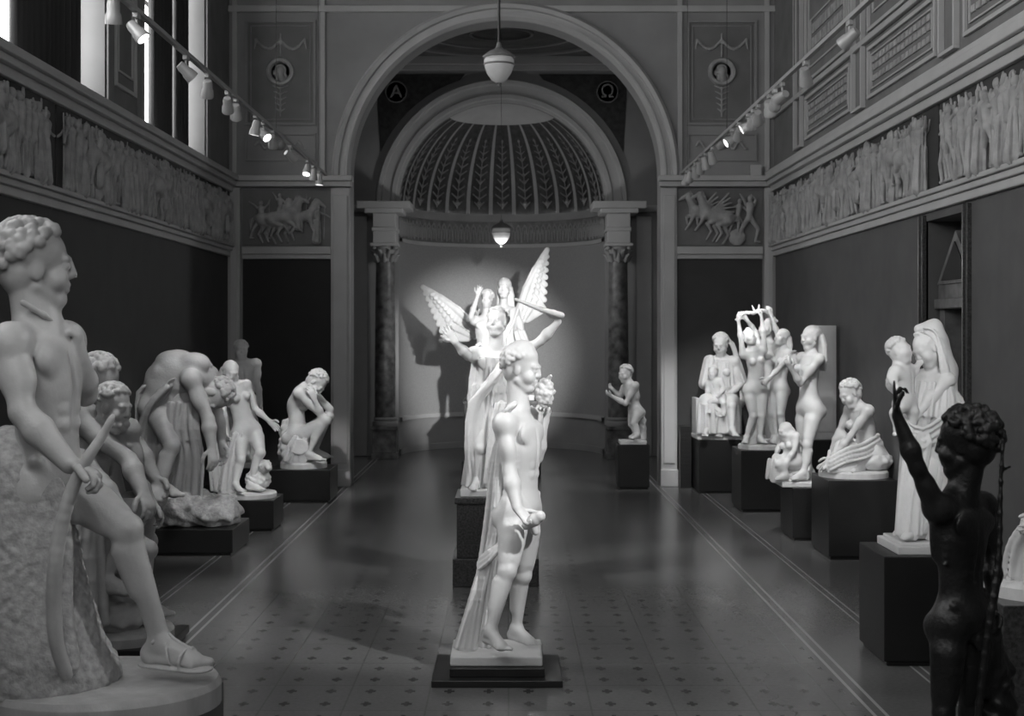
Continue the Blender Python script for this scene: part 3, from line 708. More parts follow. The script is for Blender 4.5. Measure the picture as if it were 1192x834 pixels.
S=SDF(.01); S.chain([T(1150,945,.08),T(1160,870,.1),T(1150,780,.12),T(1142,720,.12)],[.13,.1,.08,.05],k=.05,amp=.015,fr=50)
drape(S,[T(1142,690,.04),T(1150,720,.03),T(1155,760,.02),T(1150,800,0.02)],.06,.14,(.8,.4,0),5,.02,seed=5); st.part(S,'tree_trunk')
# P right edge seated
ped(2.5,3.2,6.95,7.6,.62,'granite pedestal under the seated draped marble statue',M_stone)
st=Statue((2.86,7.28,.70),219,1218,671,'white marble seated draped woman on oval rock base'); T=st.T
st.base(.33,.3,.08,True)
S=SDF(.0085)
human(S,T,1.0,(1238,600,.1),(1236,540,.05),(1234,500,.02),(1228,478,0),(-.8,-.5,-.3),(.6,-.8,0),
 aR=(1214,560,-.1,1200,595,-.2,.4),aL=(1240,570,-.4,1212,598,-.3,.5),lR=(1200,605,-.3,1194,655,0,(-.9,-.5,0)),lL=(1222,612,-.5,1206,658,-.1,(-.6,-.8,0)),fem=1,hair='bun')
st.part(S)
S=SDF(.01)
S.ell(T(1240,640,.1),(.2,.22,.24),k=.08,amp=.02,fr=40)
drape(S,[T(1226,600,-.15),T(1212,612,-.2),T(1202,635,-.15),T(1196,668,-.1)],.2,.28,(.8,-.5,.1),7,.028,seed=4)
st.part(S,'drapery')
# ============================================================ ROOM
XL,XR,YB,CX=-3.66,3.48,18.0,-.04
fl=boxes('floor',[(XL-.1,XR+.1,-1.6,24.6,-.1,0)],M_black,kind='structure')
fm=bpy.data.materials.new('patterned_floor'); fm.use_nodes=True; N=fm.node_tree.nodes; Lk=fm.node_tree.links; bs=N['Principled BSDF']
def MM(op,a,b=None,c=None):
    n=N.new('ShaderNodeMath'); n.operation=op
    for i,x in enumerate((a,b,c)):
        if x is None: continue
        if isinstance(x,(int,float)): n.inputs[i].default_value=x
        else: Lk.new(x,n.inputs[i])
    return n.outputs[0]
tc=N.new('ShaderNodeTexCoord'); sp=N.new('ShaderNodeSeparateXYZ'); Lk.new(tc.outputs['Object'],sp.inputs[0]); X,Y=sp.outputs[0],sp.outputs[1]
xc=MM('ABSOLUTE',MM('ADD',X,.08))
def fr(v,s,o=0): return MM('ABSOLUTE',MM('SUBTRACT',MM('FRACT',MM('ADD',MM('DIVIDE',v,s),o)),.5))
cx_,cy_=fr(X,.22),fr(Y,.26)
arm1=MM('MULTIPLY',MM('LESS_THAN',cx_,.05),MM('LESS_THAN',cy_,.17)); arm2=MM('MULTIPLY',MM('LESS_THAN',cy_,.07),MM('LESS_THAN',cx_,.13))
inner=MM('LESS_THAN',xc,1.95)
cross=MM('MULTIPLY',MM('MAXIMUM',arm1,arm2),inner)
jt=MM('MULTIPLY',MM('MAXIMUM',MM('GREATER_THAN',fr(X,.44),.488),MM('GREATER_THAN',fr(Y,.52),.488)),inner)
def band(a,b): return MM('MULTIPLY',MM('GREATER_THAN',xc,a),MM('LESS_THAN',xc,b))
lines=MM('MINIMUM',MM('ADD',MM('ADD',band(1.985,2.005),band(2.05,2.07)),MM('ADD',band(2.485,2.50),band(2.54,2.555))),1)
nz=N.new('ShaderNodeTexNoise'); nz.inputs['Scale'].default_value=.8; nz.inputs['Detail'].default_value=5; Lk.new(tc.outputs['Object'],nz.inputs['Vector'])
nz2=N.new('ShaderNodeTexNoise'); nz2.inputs['Scale'].default_value=40; nz2.inputs['Detail'].default_value=4; Lk.new(tc.outputs['Object'],nz2.inputs['Vector'])
nzc=N.new('ShaderNodeTexNoise'); nzc.inputs['Scale'].default_value=2.2; nzc.inputs['Detail'].default_value=6; Lk.new(tc.outputs['Object'],nzc.inputs['Vector'])
wob=MM('MULTIPLY',MM('SUBTRACT',nzc.outputs['Fac'],.5),.7)
def crackline(x0,y0,y1,sl):
    d=MM('ABSOLUTE',MM('SUBTRACT',MM('ADD',X,wob),MM('ADD',MM('MULTIPLY',MM('SUBTRACT',Y,y0),sl),x0)))
    return MM('MULTIPLY',MM('LESS_THAN',d,.006),MM('MULTIPLY',MM('GREATER_THAN',Y,y0),MM('LESS_THAN',Y,y1)))
crack=MM('MAXIMUM',crackline(1.45,6.8,9.2,.05),crackline(1.75,10.2,12.2,-.1))
v=MM('ADD',MM('MULTIPLY',MM('ADD',MM('MULTIPLY',nz.outputs['Fac'],.3),MM('MULTIPLY',nz2.outputs['Fac'],.35)),.18),.085)
v=MM('MULTIPLY',v,MM('SUBTRACT',1,MM('MULTIPLY',cross,.68)))
v=MM('MULTIPLY',v,MM('SUBTRACT',1,MM('MULTIPLY',jt,.22)))
v=MM('MULTIPLY',v,MM('SUBTRACT',1,MM('MULTIPLY',crack,.75)))
v=MM('ADD',v,MM('MULTIPLY',lines,.24))
cb=N.new('ShaderNodeCombineColor')
for i in range(3): Lk.new(v,cb.inputs[i])
Lk.new(cb.outputs[0],bs.inputs['Base Color'])
bs.inputs['Roughness'].default_value=.24
bs.inputs['Specular IOR Level'].default_value=.5
fl.data.materials.clear(); fl.data.materials.append(fm)
# side walls
W=[(XL-.4,XL,-1.5,22.5,0,3.0,0),(XL-.4,XL,-1.5,22.5,3.0,4.05,1),(XL-.4,XL,-1.5,22.5,6.9,8.2,1)]
wins=[(.2,3.4),(4.6,8.0),(9.0,12.5),(13.7,16.6)]
prev=-1.5
for a,b in wins: W.append((XL-.4,XL,prev,a,4.05,6.9,1)); prev=b
W.append((XL-.4,XL,prev,22.5,4.05,6.9,1))
boxes('wall_left',W,[M_wallD,M_wallM],kind='structure')
W=[(XR,XR+.4,-1.5,10.45,0,3.0,0),(XR,XR+.4,11.45,22.5,0,3.0,0),(XR,XR+.4,-1.5,22.5,3.0,8.2,1),(XR,XR+.4,10.45,11.45,2.93,3.0,0)]
boxes('wall_right',W,[M_wallR,M_wallM],kind='structure')
boxes('wall_front',[(XL-.4,-2,-1.9,-1.5,0,8.2),(1.8,XR+.4,-1.9,-1.5,0,8.2),(-2,1.8,-1.9,-1.5,0,4.6),(-2,1.8,-1.9,-1.5,6.9,8.2)],M_wallM,kind='structure')  # the opening is added to let fill light in
boxes('window_9',[(-2,1.8,-1.85,-1.78,4.6,4.7),(-2,1.8,-1.85,-1.78,6.8,6.9)]+[(-2+1.24*i,-1.92+1.24*i,-1.85,-1.78,4.7,6.8) for i in range(4)],M_trim,kind='structure')  # unseen window added behind the camera for frontal fill light
boxes('ceiling',[(XL-.4,XR+.4,-1.9,18.4,8.2,8.4)],M_ceil,kind='structure')
tn=[0]
def trim(L,m,bevel=0.01):
    tn[0]+=1; return boxes('trim_%d'%tn[0],L,m if isinstance(m,list) else [m],bevel,kind='structure')
for x,sg in ((XL,1),(XR,-1)):
    def bx(o0,o1,y0,y1,z0,z1): 
        a,b=x+sg*o0,x+sg*o1; return (min(a,b),max(a,b),y0,y1,z0,z1)
    trim([bx(-.01,.16,-1.5,YB,3.98,4.05),bx(-.01,.12,-1.5,YB,3.92,3.98),bx(-.01,.07,-1.5,YB,3.84,3.92)],M_trim)
    trim([bx(-.01,.10,-1.5,YB,3.12,3.16),bx(-.01,.07,-1.5,YB,3.07,3.12),bx(-.01,.04,-1.5,YB,3.0,3.07)],M_trim)
    boxes('baseboard_'+('left' if sg>0 else 'right'),[bx(-.01,.03,-1.5,10.3,0,.16),bx(-.01,.03,11.6,YB,0,.16)],M_black,.004,kind='structure')
for i,(a,b) in enumerate(wins):
    x0=XL-.34; L=[(x0-.05,x0+.03,a,b,4.05,4.15),(x0-.05,x0+.03,a,b,6.8,6.9)]
    for q in range(4):
        yy=a+(b-a)*q/3; L.append((x0-.05,x0+.03,yy-.04+(.04 if q==0 else 0)-(.04 if q==3 else 0),yy+.04+(.04 if q==0 else 0)-(.04 if q==3 else 0),4.15,6.8))
    L.append((x0-.04,x0+.02,a,b,5.6,5.66))
    boxes('window_%d'%(i+1),L,M_trim,kind='structure')
trim([(XL-.42,XL+.03,a,b,4.05,4.075) for a,b in wins],M_trim,.004)
trim([(XL-.31,XL+.015,b-.02,b-.001,4.08,6.9) for a,b in wins]+[(XL-.01,XL+.03,b-.02,b+.16,4.08,6.9) for a,b in wins]+[(XL-.01,XL+.03,a-.16,a+.02,4.08,6.9) for a,b in wins],M_jamb,.004)
def curtain(y0,y1,x,z0=4.1,z1=6.85):
    n=60;Vv=[];F=[]
    for i in range(n+1):
        t=i/n; y=y0+(y1-y0)*t; xx=x+.035*math.sin(t*(y1-y0)*48)+.01*math.sin(t*90)
        for z in (z0,(z0+z1)/2,z1): Vv.append((xx-x,y-y0,z-z1))
    for i in range(n):
        for q in range(2): F.append((i*3+q,i*3+3+q,i*3+4+q,i*3+1+q))
    o=raw('curtain',Vv,F,M_curt,True,(x,y0,z1),label='dark heavy pleated curtain hanging in a tall window',cat='curtain',group='window curtains')
    md=o.modifiers.new('s','SOLIDIFY'); md.thickness=.01
curtain(10.6,12.2,XL-.18); curtain(14.75,15.6,XL-.18); curtain(15.85,16.4,XL-.2); curtain(9.1,9.35,XL-.2)
def frame(y0,y1,z0,z1,x,sg,w=.035,d=.03):
    a,b=sorted((x,x+sg*d)); return [(a,b,y0,y1,z0,z0+w),(a,b,y0,y1,z1-w,z1),(a,b,y0,y0+w,z0+w,z1-w),(a,b,y1-w,y1,z0+w,z1-w)]
trim(frame(12.75,13.45,4.3,6.6,XL,1)+frame(12.85,13.35,4.45,6.4,XL,1,.02,.02),M_trim,.004)
L=[]
for y in (2.4,5.2,8.0,10.8,13.6,16.4): L+=frame(y-.2,y+.2,4.2,7.6,XR,-1,.03,.05)
for y in (2.4,5.2,8.0,10.8,13.6):
    L+=frame(y+.35,y+2.45,4.25,4.75,XR,-1); L+=frame(y+.45,y+2.35,4.33,4.67,XR,-1,.015,.02); L+=frame(y+.35,y+2.45,4.9,7.6,XR,-1)
    L+=frame(y+.5,y+2.3,5.05,7.4,XR,-1,.02,.02)
    L+=frame(y+.6,y+2.2,5.2,5.6,XR,-1,.02,.02)
trim(L,M_trim,.004)
L=[]
for y in (2.4,5.2,8.0,10.8,13.6):
    for j in range(15):
        for z in (4.4,4.5,4.58): L.append((XR-.018,XR,y+.52+j*.122,y+.60+j*.122,z,z+.055))
    for j in range(11):
        for z in (5.26,5.42): L.append((XR-.018,XR,y+.68+j*.135,y+.78+j*.135,z,z+.11))
trim(L,M_relief,.004)
trim([(XR-.14,XR,-1.5,YB,4.05,4.10),(XR-.05,XR,-1.5,YB,4.80,4.86)],M_trim)
def archwall(name,x0,x1,z1,cx,R,zs,y0,y1,m,seg=48):
    P=[(x0,0),(cx-R,0)]+[(cx+R*math.cos(a),zs+R*math.sin(a)) for a in np.linspace(math.pi,0,seg+1)]+[(cx+R,0),(x1,0),(x1,z1),(x0,z1)]
    me=bpy.data.meshes.new(name); bm=bmesh.new()
    vs=[bm.verts.new((x,y0,z)) for x,z in P]; f=bm.faces.new(vs)
    r=bmesh.ops.extrude_face_region(bm,geom=[f])
    for v in r['geom']:
        if isinstance(v,bmesh.types.BMVert): v.co.y=y1
    bmesh.ops.triangulate(bm,faces=[f for f in bm.faces if len(f.verts)>4]); bmesh.ops.recalc_face_normals(bm,faces=bm.faces)
    bm.to_mesh(me); bm.free(); me.materials.append(m)
    return link(bpy.data.objects.new(name,me),kind='structure')
def archring(cx,zs,y,prof,m,seg=64):
    tn[0]+=1; Vv=[];F=[];n=len(prof)
    for a in np.linspace(math.pi,0,seg+1):
        for r,o in prof: Vv.append((cx+r*math.cos(a),y-o,zs+r*math.sin(a)))
    for i in range(seg):
        for q in range(n-1): F.append((i*n+q,i*n+n+q,i*n+n+q+1,i*n+q+1))
    return raw('trim_%d'%tn[0],Vv,F,m,False,kind='structure')
archwall('wall_arch',XL-.3,XR+.3,8.2,CX,2.03,4.06,YB,YB+.4,M_wallL)
archring(CX,4.06,YB,[(2.03,0),(2.03,.05),(2.07,.09),(2.10,.09),(2.11,.05),(2.17,.05),(2.18,.10),(2.23,.12),(2.27,.07),(2.28,0)],M_trim)
for sx,(xa,xb,pa,pb,ca,cb_) in enumerate([(-3.48,-2.32,-2.32,CX-2.03,XL,-3.50),(2.10,3.32,CX+2.03,2.10+.1,3.34,XR)]):
    if sx: pa,pb=CX+2.03,2.2; xa=2.2
    trim([(pa,pb,YB-.07,YB,0,3.9),(pa+.03,pb-.03,YB-.10,YB-.07,.3,3.8),(pa-.01,pb+.01,YB-.12,YB,0,.22)],M_trim)
    trim([(ca,cb_,YB-.10,YB,0,3.9),(ca+.03,cb_-.03,YB-.12,YB-.1,.3,3.8)],M_trim)
    trim([(xa,xb,YB-.012,YB,.16,2.97)],M_panelD if not sx else M_wallD,0)
    trim([(xa,xb,YB-.03,YB,0,.16)],M_black,.003)
    trim([(xa,xb,YB-.06,YB,2.97,3.03),(xa,xb,YB-.09,YB,3.03,3.13)],M_trim)
    trim([(XL if not sx else pa-.04,pb+.04 if not sx else XR,YB-.18,YB,3.98,4.05),(XL if not sx else pa-.02,pb+.02 if not sx else XR,YB-.13,YB,3.91,3.98)],M_trim)
    def fr2(x0,x1,z0,z1,w,d): return [(x0,x1,YB-d,YB,z0,z0+w),(x0,x1,YB-d,YB,z1-w,z1),(x0,x0+w,YB-d,YB,z0+w,z1-w),(x1-w,x1,YB-d,YB,z0+w,z1-w)]
    ux0,ux1=(-3.45,-2.52) if not sx else (2.33,3.25)
    trim(fr2(ux0,ux1,4.72,6.1,.035,.035)+fr2(ux0+.07,ux1-.07,4.79,6.03,.015,.02)+fr2(ux0,ux1,4.25,4.62,.03,.03),M_wallL,.004)
    trim([(ux0+.04,ux1-.04,YB-.008,YB,4.76,6.06)],M_wallM,0)
    ux=(ux0+ux1)/2
    trim([((ux0-.16),(ux0-.1),YB-.05,YB,4.05,8),((ux1+.06),(ux1+.12),YB-.05,YB,4.05,8),(XL,XR,YB-.06,YB,6.2,6.28)] if not sx else [((ux0-.12),(ux0-.06),YB-.05,YB,4.05,8),((ux1+.1),(ux1+.16),YB-.05,YB,4.05,8)],M_trim,.004)
    e=empty('wall_medallion',(ux,YB-.01,5.42),label='round plaster medallion with profile head and hanging garland',cat='medallion',group='upper wall medallions')
    o=lathe('medallion_rim',[(.12,0),(.12,.02),(.14,.045),(.17,.045),(.185,.02),(.185,0)],M_relief,32,parent=e); o.rotation_euler=(math.pi/2,0,0)
    S=SDF(.009); S.ymax=.008; S.cap(A(0,0,0),A(0,.012,0),.125,k=.01,cyl=True)
    S.ell(A(0,-.02,.02),(.05,.03,.06),k=.01); S.cap(A(-.04,-.02,.0),A(-.065,-.02,-.01),.014,k=.01); S.cap(A(0,-.01,-.03),A(.02,-.01,-.1),.035,.05,k=.02)
    S.obj('medallion_relief',M_relief,parent=e)
    S=SDF(.009); S.ymax=.006
    for sgn in (-1,1):
        S.chain([A(sgn*(.0+.32*t),-.008,.42-.12*math.sin(t*3.14)) for t in np.linspace(0,1,9)],.018,k=.01,amp=.006,fr=130)
        S.chain([A(sgn*.32,-.008,.42),A(sgn*.34,-.008,.3)],[.02,.008],k=.01)
    S.cap(A(0,-.008,.2),A(0,-.008,.5),.012,k=.01); S.obj('garland',M_relief,parent=e)
    S=SDF(.009); S.ymax=.006
    for sgn in (-1,1):
        for t in np.linspace(0,1,5): S.cap(A(0,-.008,-.22-.3*t),A(sgn*(.1-.04*t),-.008,-.18-.3*t),.014,.008,k=.008)
    S.cap(A(0,-.008,-.2),A(0,-.008,-.58),.012,k=.01); S.obj('drop_ornament',M_relief,parent=e)
    S=SDF(.009); S.ymax=.006
    S.chain([A(-.33+.66*t,-.008,-.96+.05*math.sin(t*24)) for t in np.linspace(0,1,28)],.016,k=.008); S.ell(A(0,-.01,-.96),.06,k=.01)
    S.obj('scroll_ornament',M_relief,parent=e)
# reliefs
def mini(S,x,h,R,z0=0,o=0,d=1):
    c=h/1.8; u=lambda a,b,w=0: A(x+a*c,-o-w*c,z0+b*c); lean=R.uniform(-.12,.12); t=d; K=.005
    S.ell(u(lean*1.3,1.62),(.10*c,.11*c,.13*c),k=K)
    S.cap(u(lean*1.1,1.38),u(lean*.5,.98),.15*c,.11*c,k=.008); S.cap(u(lean*.4,.95),u(0,.9),.13*c,k=.008)
    a=R.uniform(.1,.35)
    if R.random()<.55:
        S.cap(u(0,.95),u(-.02,.05),.15*c,.2*c,k=.008,fold=(7,.2,R.uniform(0,6),1)); 
    else:
        S.chain([u(.05*t,.9),u((.05+a)*t,.5),u(a*t*.8,.05),u((a*.8+.15)*t,.03)],[.1*c,.075*c,.05*c,.04*c],k=K); S.chain([u(-.05*t,.9),u(-a*t,.48),u(-(a+.15)*t,.05),u(-(a)*t,.03)],[.1*c,.075*c,.05*c,.04*c],k=K)
    for q in (1,-1):
        r1=R.uniform(-1.2,1.6); el=u(lean+q*.18+.24*math.cos(r1)*q,1.38+.26*math.sin(r1)*.8); r2=r1+R.uniform(-.5,1.4)
        S.chain([u(lean+q*.15,1.38),el,el+A(.24*c*math.cos(r2)*q,-.01,.24*c*math.sin(r2))],[.06*c,.048*c,.035*c],k=K)
    if R.random()<.3: S.chain([u(.35*t,.1,.1),u(.4*t,1.75,.1)],.02*c,k=.005)
def horse(S,x,h,R,z0=0,o=.0,d=1,rear=.0,wings=False):
    c=h/1.8; r=rear
    def u(a,b,w=0):
        a2=a*math.cos(r)-(b-.9)*math.sin(r); b2=a*math.sin(r)+(b-.9)*math.cos(r)+.9; return A(x+d*a2*c,-o-w*c,z0+(b2+r*.25)*c)
    S.cap(u(-.45,1.0),u(.4,1.02),.24*c,.22*c,k=.04); S.ell(u(-.5,1.03),.25*c,k=.04); S.ell(u(.42,1.0),.24*c,k=.04)
    S.chain([u(.5,1.12),u(.78,1.45),u(.86,1.6)],[.19*c,.13*c,.1*c],k=.02); S.chain([u(.84,1.62),u(1.05,1.42),u(1.14,1.32)],[.1*c,.075*c,.055*c],k=.01)
    S.cap(u(.8,1.7),u(.82,1.78),.03*c,.01*c,k=.01)
    S.chain([u(.5,1.35),u(.66,1.55),u(.76,1.68)],.06*c,k=.01,amp=.008,fr=150)
    for q,(kx,kz,fx,fz) in enumerate([(.7,.7,.6,.45),(.5,.55,.62,.2)]): S.chain([u(.45,.9,.1*q),u(kx,kz,.1*q),u(fx,fz,.1*q)],[.12*c,.06*c,.045*c],k=.01)
    for q,o2 in enumerate((0,.28)): S.chain([u(-.52,.95,.1*q),u(-.45+o2,.65,.1*q),u(-.68+o2,.38,.1*q),u(-.58+o2,.02,.1*q)],[.17*c,.09*c,.055*c,.045*c],k=.01)
    S.chain([u(-.7,1.15),u(-.92,1.0),u(-1.0,.6)],[.06*c,.08*c,.02*c],k=.02,amp=.006,fr=150)
    if wings:
        for i in range(7): S.cap(u(.2,1.15,.15),u(-.2-.1*i,1.95-.16*i,.1),.06*c,.035*c,k=.01)
def frieze(length,h,seed,loc,rot,label,kinds,step=.14,vox=.008):
    R=random.Random(seed); S=SDF(vox); S.ymax=.012
    e=empty('frieze',loc,label=label,cat='frieze'); e.rotation_euler=(0,0,rot)
    x=.23
    while x<length-.23: mini(S,x,h*R.uniform(.9,.99),R,.01,-.010,R.choice((1,-1))); x+=.17*R.uniform(.8,1.2)
    x=.25
    while x<length-.25:
        kd=R.choice(kinds)
        if kd=='h' and x>.3 and x<length-.75: horse(S,x+.25,h*.92,R,.01,.025,R.choice((-1,1)),R.uniform(0,.2)); mini(S,x+.25,h*.75,R,h*.2,.045); x+=.42
        else: mini(S,x,h*R.uniform(.84,.95),R,.01,.035,R.choice((1,-1))); x+=step*R.uniform(.8,1.2)
    S.obj('carved_figures',M_relief,parent=e)
    boxes('frieze_ground',[(0,length,.002,.028,0,h+.01)],M_fground,0,parent=e)
FR='long plaster frieze crowded with carved figures along the wall'
for i in range(2):
    Ln=6.9; y0=4.1+i*6.94
    frieze(Ln,.66,10+i,(XL+.03,y0,3.17),math.pi/2,FR,['m','m','m','h'])
    frieze(Ln,.66,20+i,(XR-.03,y0+Ln,3.17),-math.pi/2,FR,['m','m','m','m','h'])
for x0,ln,wg in ((-3.48,1.16,False),(2.2,1.12,True)):
    S=SDF(.0075); S.ymax=.012; R=random.Random(5 if wg else 9); e=empty('carved_plaque',(x0,YB-.032,3.15),label='plaster relief panel with '+('winged horses and a driver' if wg else 'prancing horses and riders'),cat='relief')
    boxes('relief_ground',[(0,ln,.002,.03,0,.73)],M_wallM,0,parent=e)
    if wg:
        horse(S,.36,.58,R,.06,.02,-1,.25,True); horse(S,.5,.6,R,.03,.045,-1,.3,True); mini(S,.94,.64,R,.03,.035); mini(S,.78,.5,R,.12,.03); S.ell(A(.78,-.03,.1),(.11,.03,.11),k=.01)
    else:
        horse(S,.4,.55,R,.04,.02,1,.15); horse(S,.55,.57,R,.03,.045,1,.25); horse(S,.75,.55,R,.05,.02,1,.1); mini(S,.5,.45,R,.24,.04); mini(S,.75,.45,R,.22,.04); mini(S,.25,.52,R,.08,.03); mini(S,.98,.48,R,.05,.03)
    S.obj('relief_carving',M_relief,parent=e)
# ---- vestibule
NX,NY,NR,NZ=-.11,22.4,1.68,4.08
archwall('wall_back',XL-.3,XR+.3,6.9,NX,NR,NZ,NY,NY+.12,M_wallL)
Vv=[];F=[];mi=[]
zs=[0,.55,3.55,3.95,NZ]; n=48
for i in range(n+1):
    a=math.pi*i/n
    for z in zs: Vv.append((NX+NR*math.cos(a),NY+.1+NR*math.sin(a),z))
k=len(zs)
for i in range(n):
    for q in range(k-1): F.append((i*k+q,i*k+q+1,i*k+k+q+1,i*k+k+q)); mi.append((1,0,2,1)[q])
raw('wall_niche',Vv,F,[M_niche,M_wallL,M_slab],True,mi=mi,kind='structure')
def ringtrim(z0,z1,o,m):
    tn[0]+=1; V2=[];F2=[]
    for i in range(n+1):
        a=math.pi*i/n
        for r,z in ((NR,z0),(NR-o,z0),(NR-o,z1),(NR,z1)): V2.append((NX+r*math.cos(a),NY+.1+r*math.sin(a),z))
    for i in range(n):
        for q in range(3): F2.append((i*4+q,i*4+q+1,i*4+5+q,i*4+4+q))
    raw('trim_%d'%tn[0],V2,F2,m,kind='structure')
ringtrim(0,.1,.03,M_wallL); ringtrim(.55,.62,.05,M_trim); ringtrim(3.5,3.56,.05,M_trim); ringtrim(3.95,4.08,.07,M_wallL)
S=SDF(.012)
for i in range(46):
    a=math.pi*(i+.5)/46; r=NR-.01; P=lambda da,z: A(NX+r*math.cos(a+da),NY+.1+r*math.sin(a+da),z)
    S.chain([P(-.034,3.6),P(-.02,3.84),P(0,3.9),P(.02,3.84),P(.034,3.6)],.013,k=.01); S.cap(P(0,3.64),P(0,3.8),.018,k=.01)
S.obj('trim_98',M_wallL,kind='structure')
Vv=[];F=[];mi=[]; G=13; sub=12; nc=G*sub; nr=30
for i in range(nc+1):
    a=math.pi*i/nc; w=abs(math.sin(math.pi*i/sub))
    for j in range(nr+1):
        la=math.pi/2*j/nr; r=NR*(1+.03*w*math.cos(la))
        Vv.append((NX+r*math.cos(a)*math.cos(la),NY+.1+r*math.sin(a)*math.cos(la),NZ+NR*math.sin(la)))
for i in range(nc):
    for j in range(nr):
        F.append((i*(nr+1)+j,i*(nr+1)+j+1,(i+1)*(nr+1)+j+1,(i+1)*(nr+1)+j)); mi.append(2 if j>nr*.66 else (1 if (i%sub in (0,sub-1)) else 0))
raw('ceiling_dome',Vv,F,[M_dome,M_wallL,M_trim],True,mi=mi,kind='structure')
S=SDF(.012)
for g in range(G):
    a=math.pi*(g+.5)/G
    def dp(la,da=0,dr=0): r=NR*1.015-dr; return A(NX+r*math.cos(a+da)*math.cos(la),NY+.1+r*math.sin(a+da)*math.cos(la),NZ+r*math.sin(la))
    S.chain([dp(.06+.09*t) for t in range(11)],.012,k=.008)
    for t in range(11):
        la=.08+.08*t; sc=math.cos(la)
        for sg in (-1,1): S.cap(dp(la),dp(la+.05,sg*(.07 if t%3 else .05)),.016*sc,.014*sc,k=.006)
    for la in (.12,.34,.58,.8): S.ell(dp(la),.036*math.cos(la),k=.008)
S.obj('trim_99',M_wallM,kind='structure')
archring(NX,NZ,NY,[(1.68,0),(1.68,.05),(1.72,.05),(1.74,.08),(1.80,.08),(1.82,.04),(1.95,.04),(1.97,.09),(2.03,.10),(2.06,0)],M_trim)
boxes('ceiling_vestibule',[(XL-.3,XR+.3,YB+.4,NY+.1,6.5,6.7)],M_ceil,kind='structure')
for r0,r1 in ((1.0,1.06),(1.55,1.66),(.4,.44)):
    tn[0]+=1; V2=[];F2=[]
    for i in range(65):
        a=2*math.pi*i/64
        for r,z in ((r0,6.5),(r0,6.47),(r1,6.47),(r1,6.5)): V2.append((NX+r*math.cos(a)*1.1,20.6+r*math.sin(a),z))
    for i in range(64):
        for q in range(3): F2.append((i*4+q,i*4+q+1,i*4+5+q,i*4+4+q))
    raw('trim_%d'%tn[0],V2,F2,M_wallL,kind='structure')
trim([(XL,XR,NY-.12,NY,6.36,6.5),(XL,XR,NY-.06,NY,6.28,6.36),(XL,XL+.1,YB+.4,NY,6.36,6.5),(XR-.1,XR,YB+.4,NY,6.36,6.5)],M_trim)
for sg,ch in ((-1,'A'),(1,'\u03a9')):
    P=[(NX+sg*1.98,4.95)]
    for a in np.linspace(.42,1.25,10): P.append((NX+sg*2.16*math.cos(a),NZ+2.16*math.sin(a)))
    P.append((NX+sg*.6,6.22)); P.append((NX+sg*2.05,6.22))
    V2=[(x,NY-.012,z) for x,z in P]+[(x,NY,z) for x,z in P]; m_=len(P)
    F2=[list(range(m_)) if sg<0 else list(range(m_))[::-1]]+[(i,(i+1)%m_,m_+(i+1)%m_,m_+i) for i in range(m_)]
    tn[0]+=1; raw('trim_%d'%tn[0],V2,F2,M_dome,kind='structure')
    e=empty('letter_roundel',(NX+sg*1.72,NY-.014,5.93),label='round painted roundel bearing a pale '+('letter A' if sg<0 else 'letter omega'),cat='emblem')
    o=lathe('roundel_rim',[(.16,0),(.16,.02),(.18,.02),(.18,0)],M_wallM,32,parent=e); o.rotation_euler=(math.pi/2,0,0)
    cu=bpy.data.curves.new('letter','FONT'); cu.body=ch; cu.size=.3; cu.align_x='CENTER'; cu.align_y='CENTER'; cu.extrude=.006
    me=tomesh('letter',cu); me.materials.clear(); me.materials.append(M_wallL)
    t_=bpy.data.objects.new('letter',me); t_.rotation_euler=(math.pi/2,0,0); t_.location=(0,-.008,0); link(t_,parent=e)
def column(x,y):
    e=empty('column',(x,y,0),label='dark veined marble column with carved capital on tall pedestal',cat='column',group='niche columns')
    boxes('column_pedestal',[(-.21,.21,-.21,.21,0,.1),(-.19,.19,-.19,.19,.1,.46),(-.21,.21,-.21,.21,.46,.52)],M_col,.008,parent=e)
    lathe('column_base',[(.01,.52),(.2,.52),(.21,.55),(.2,.585),(.175,.6),(.19,.63),(.175,.66),(.01,.66)],M_wallL,32,parent=e)
    lathe('shaft',[(.01,.66),(.165,.66),(.165,1.5),(.158,2.3),(.147,3.14),(.01,3.14)],M_col,32,parent=e)
    S=SDF(.009); S.cap(A(0,0,3.14),A(0,0,3.38),.14,.19,k=.01,cyl=True)
    for rw in range(2):
        for i in range(8):
            a=2*math.pi*(i+.5*rw)/8; d=A(math.cos(a),math.sin(a),0)
            S.chain([d*.15+A(0,0,3.15+.07*rw),d*.185+A(0,0,3.23+.07*rw),d*.225+A(0,0,3.25+.07*rw)],[.03,.028,.018],k=.005)
    for i in range(4):
        a=math.pi/4+i*math.pi/2; d=A(math.cos(a),math.sin(a),0); S.ell(d*.23+A(0,0,3.35),.035,k=.008)
    S.obj('capital',M_wallL,parent=e)
    boxes('entablature',[(-.22,.22,-.22,.22,3.38,3.43),(-.18,.18,-.18,.4,3.43,3.62),(-.2,.2,-.2,.4,3.62,3.68),(-.18,.18,-.18,.4,3.68,3.9),(-.3,.3,-.3,.45,3.9,3.97),(-.42,.42,-.36,.45,3.97,4.08)],M_trim,.008,parent=e)
column(NX-1.86,21.95); column(NX+1.86,21.95)
trim([(-2.55,-2.3,NY-.05,NY,0,3.9),(2.08,2.33,NY-.05,NY,0,3.9),(-3.2,-2.8,NY-.05,NY,0,3.9),(2.7,3.1,NY-.05,NY,0,3.9),(XL,-2.3,NY-.1,NY,3.97,4.08),(2.1,XR,NY-.1,NY,3.97,4.08)],M_trim)
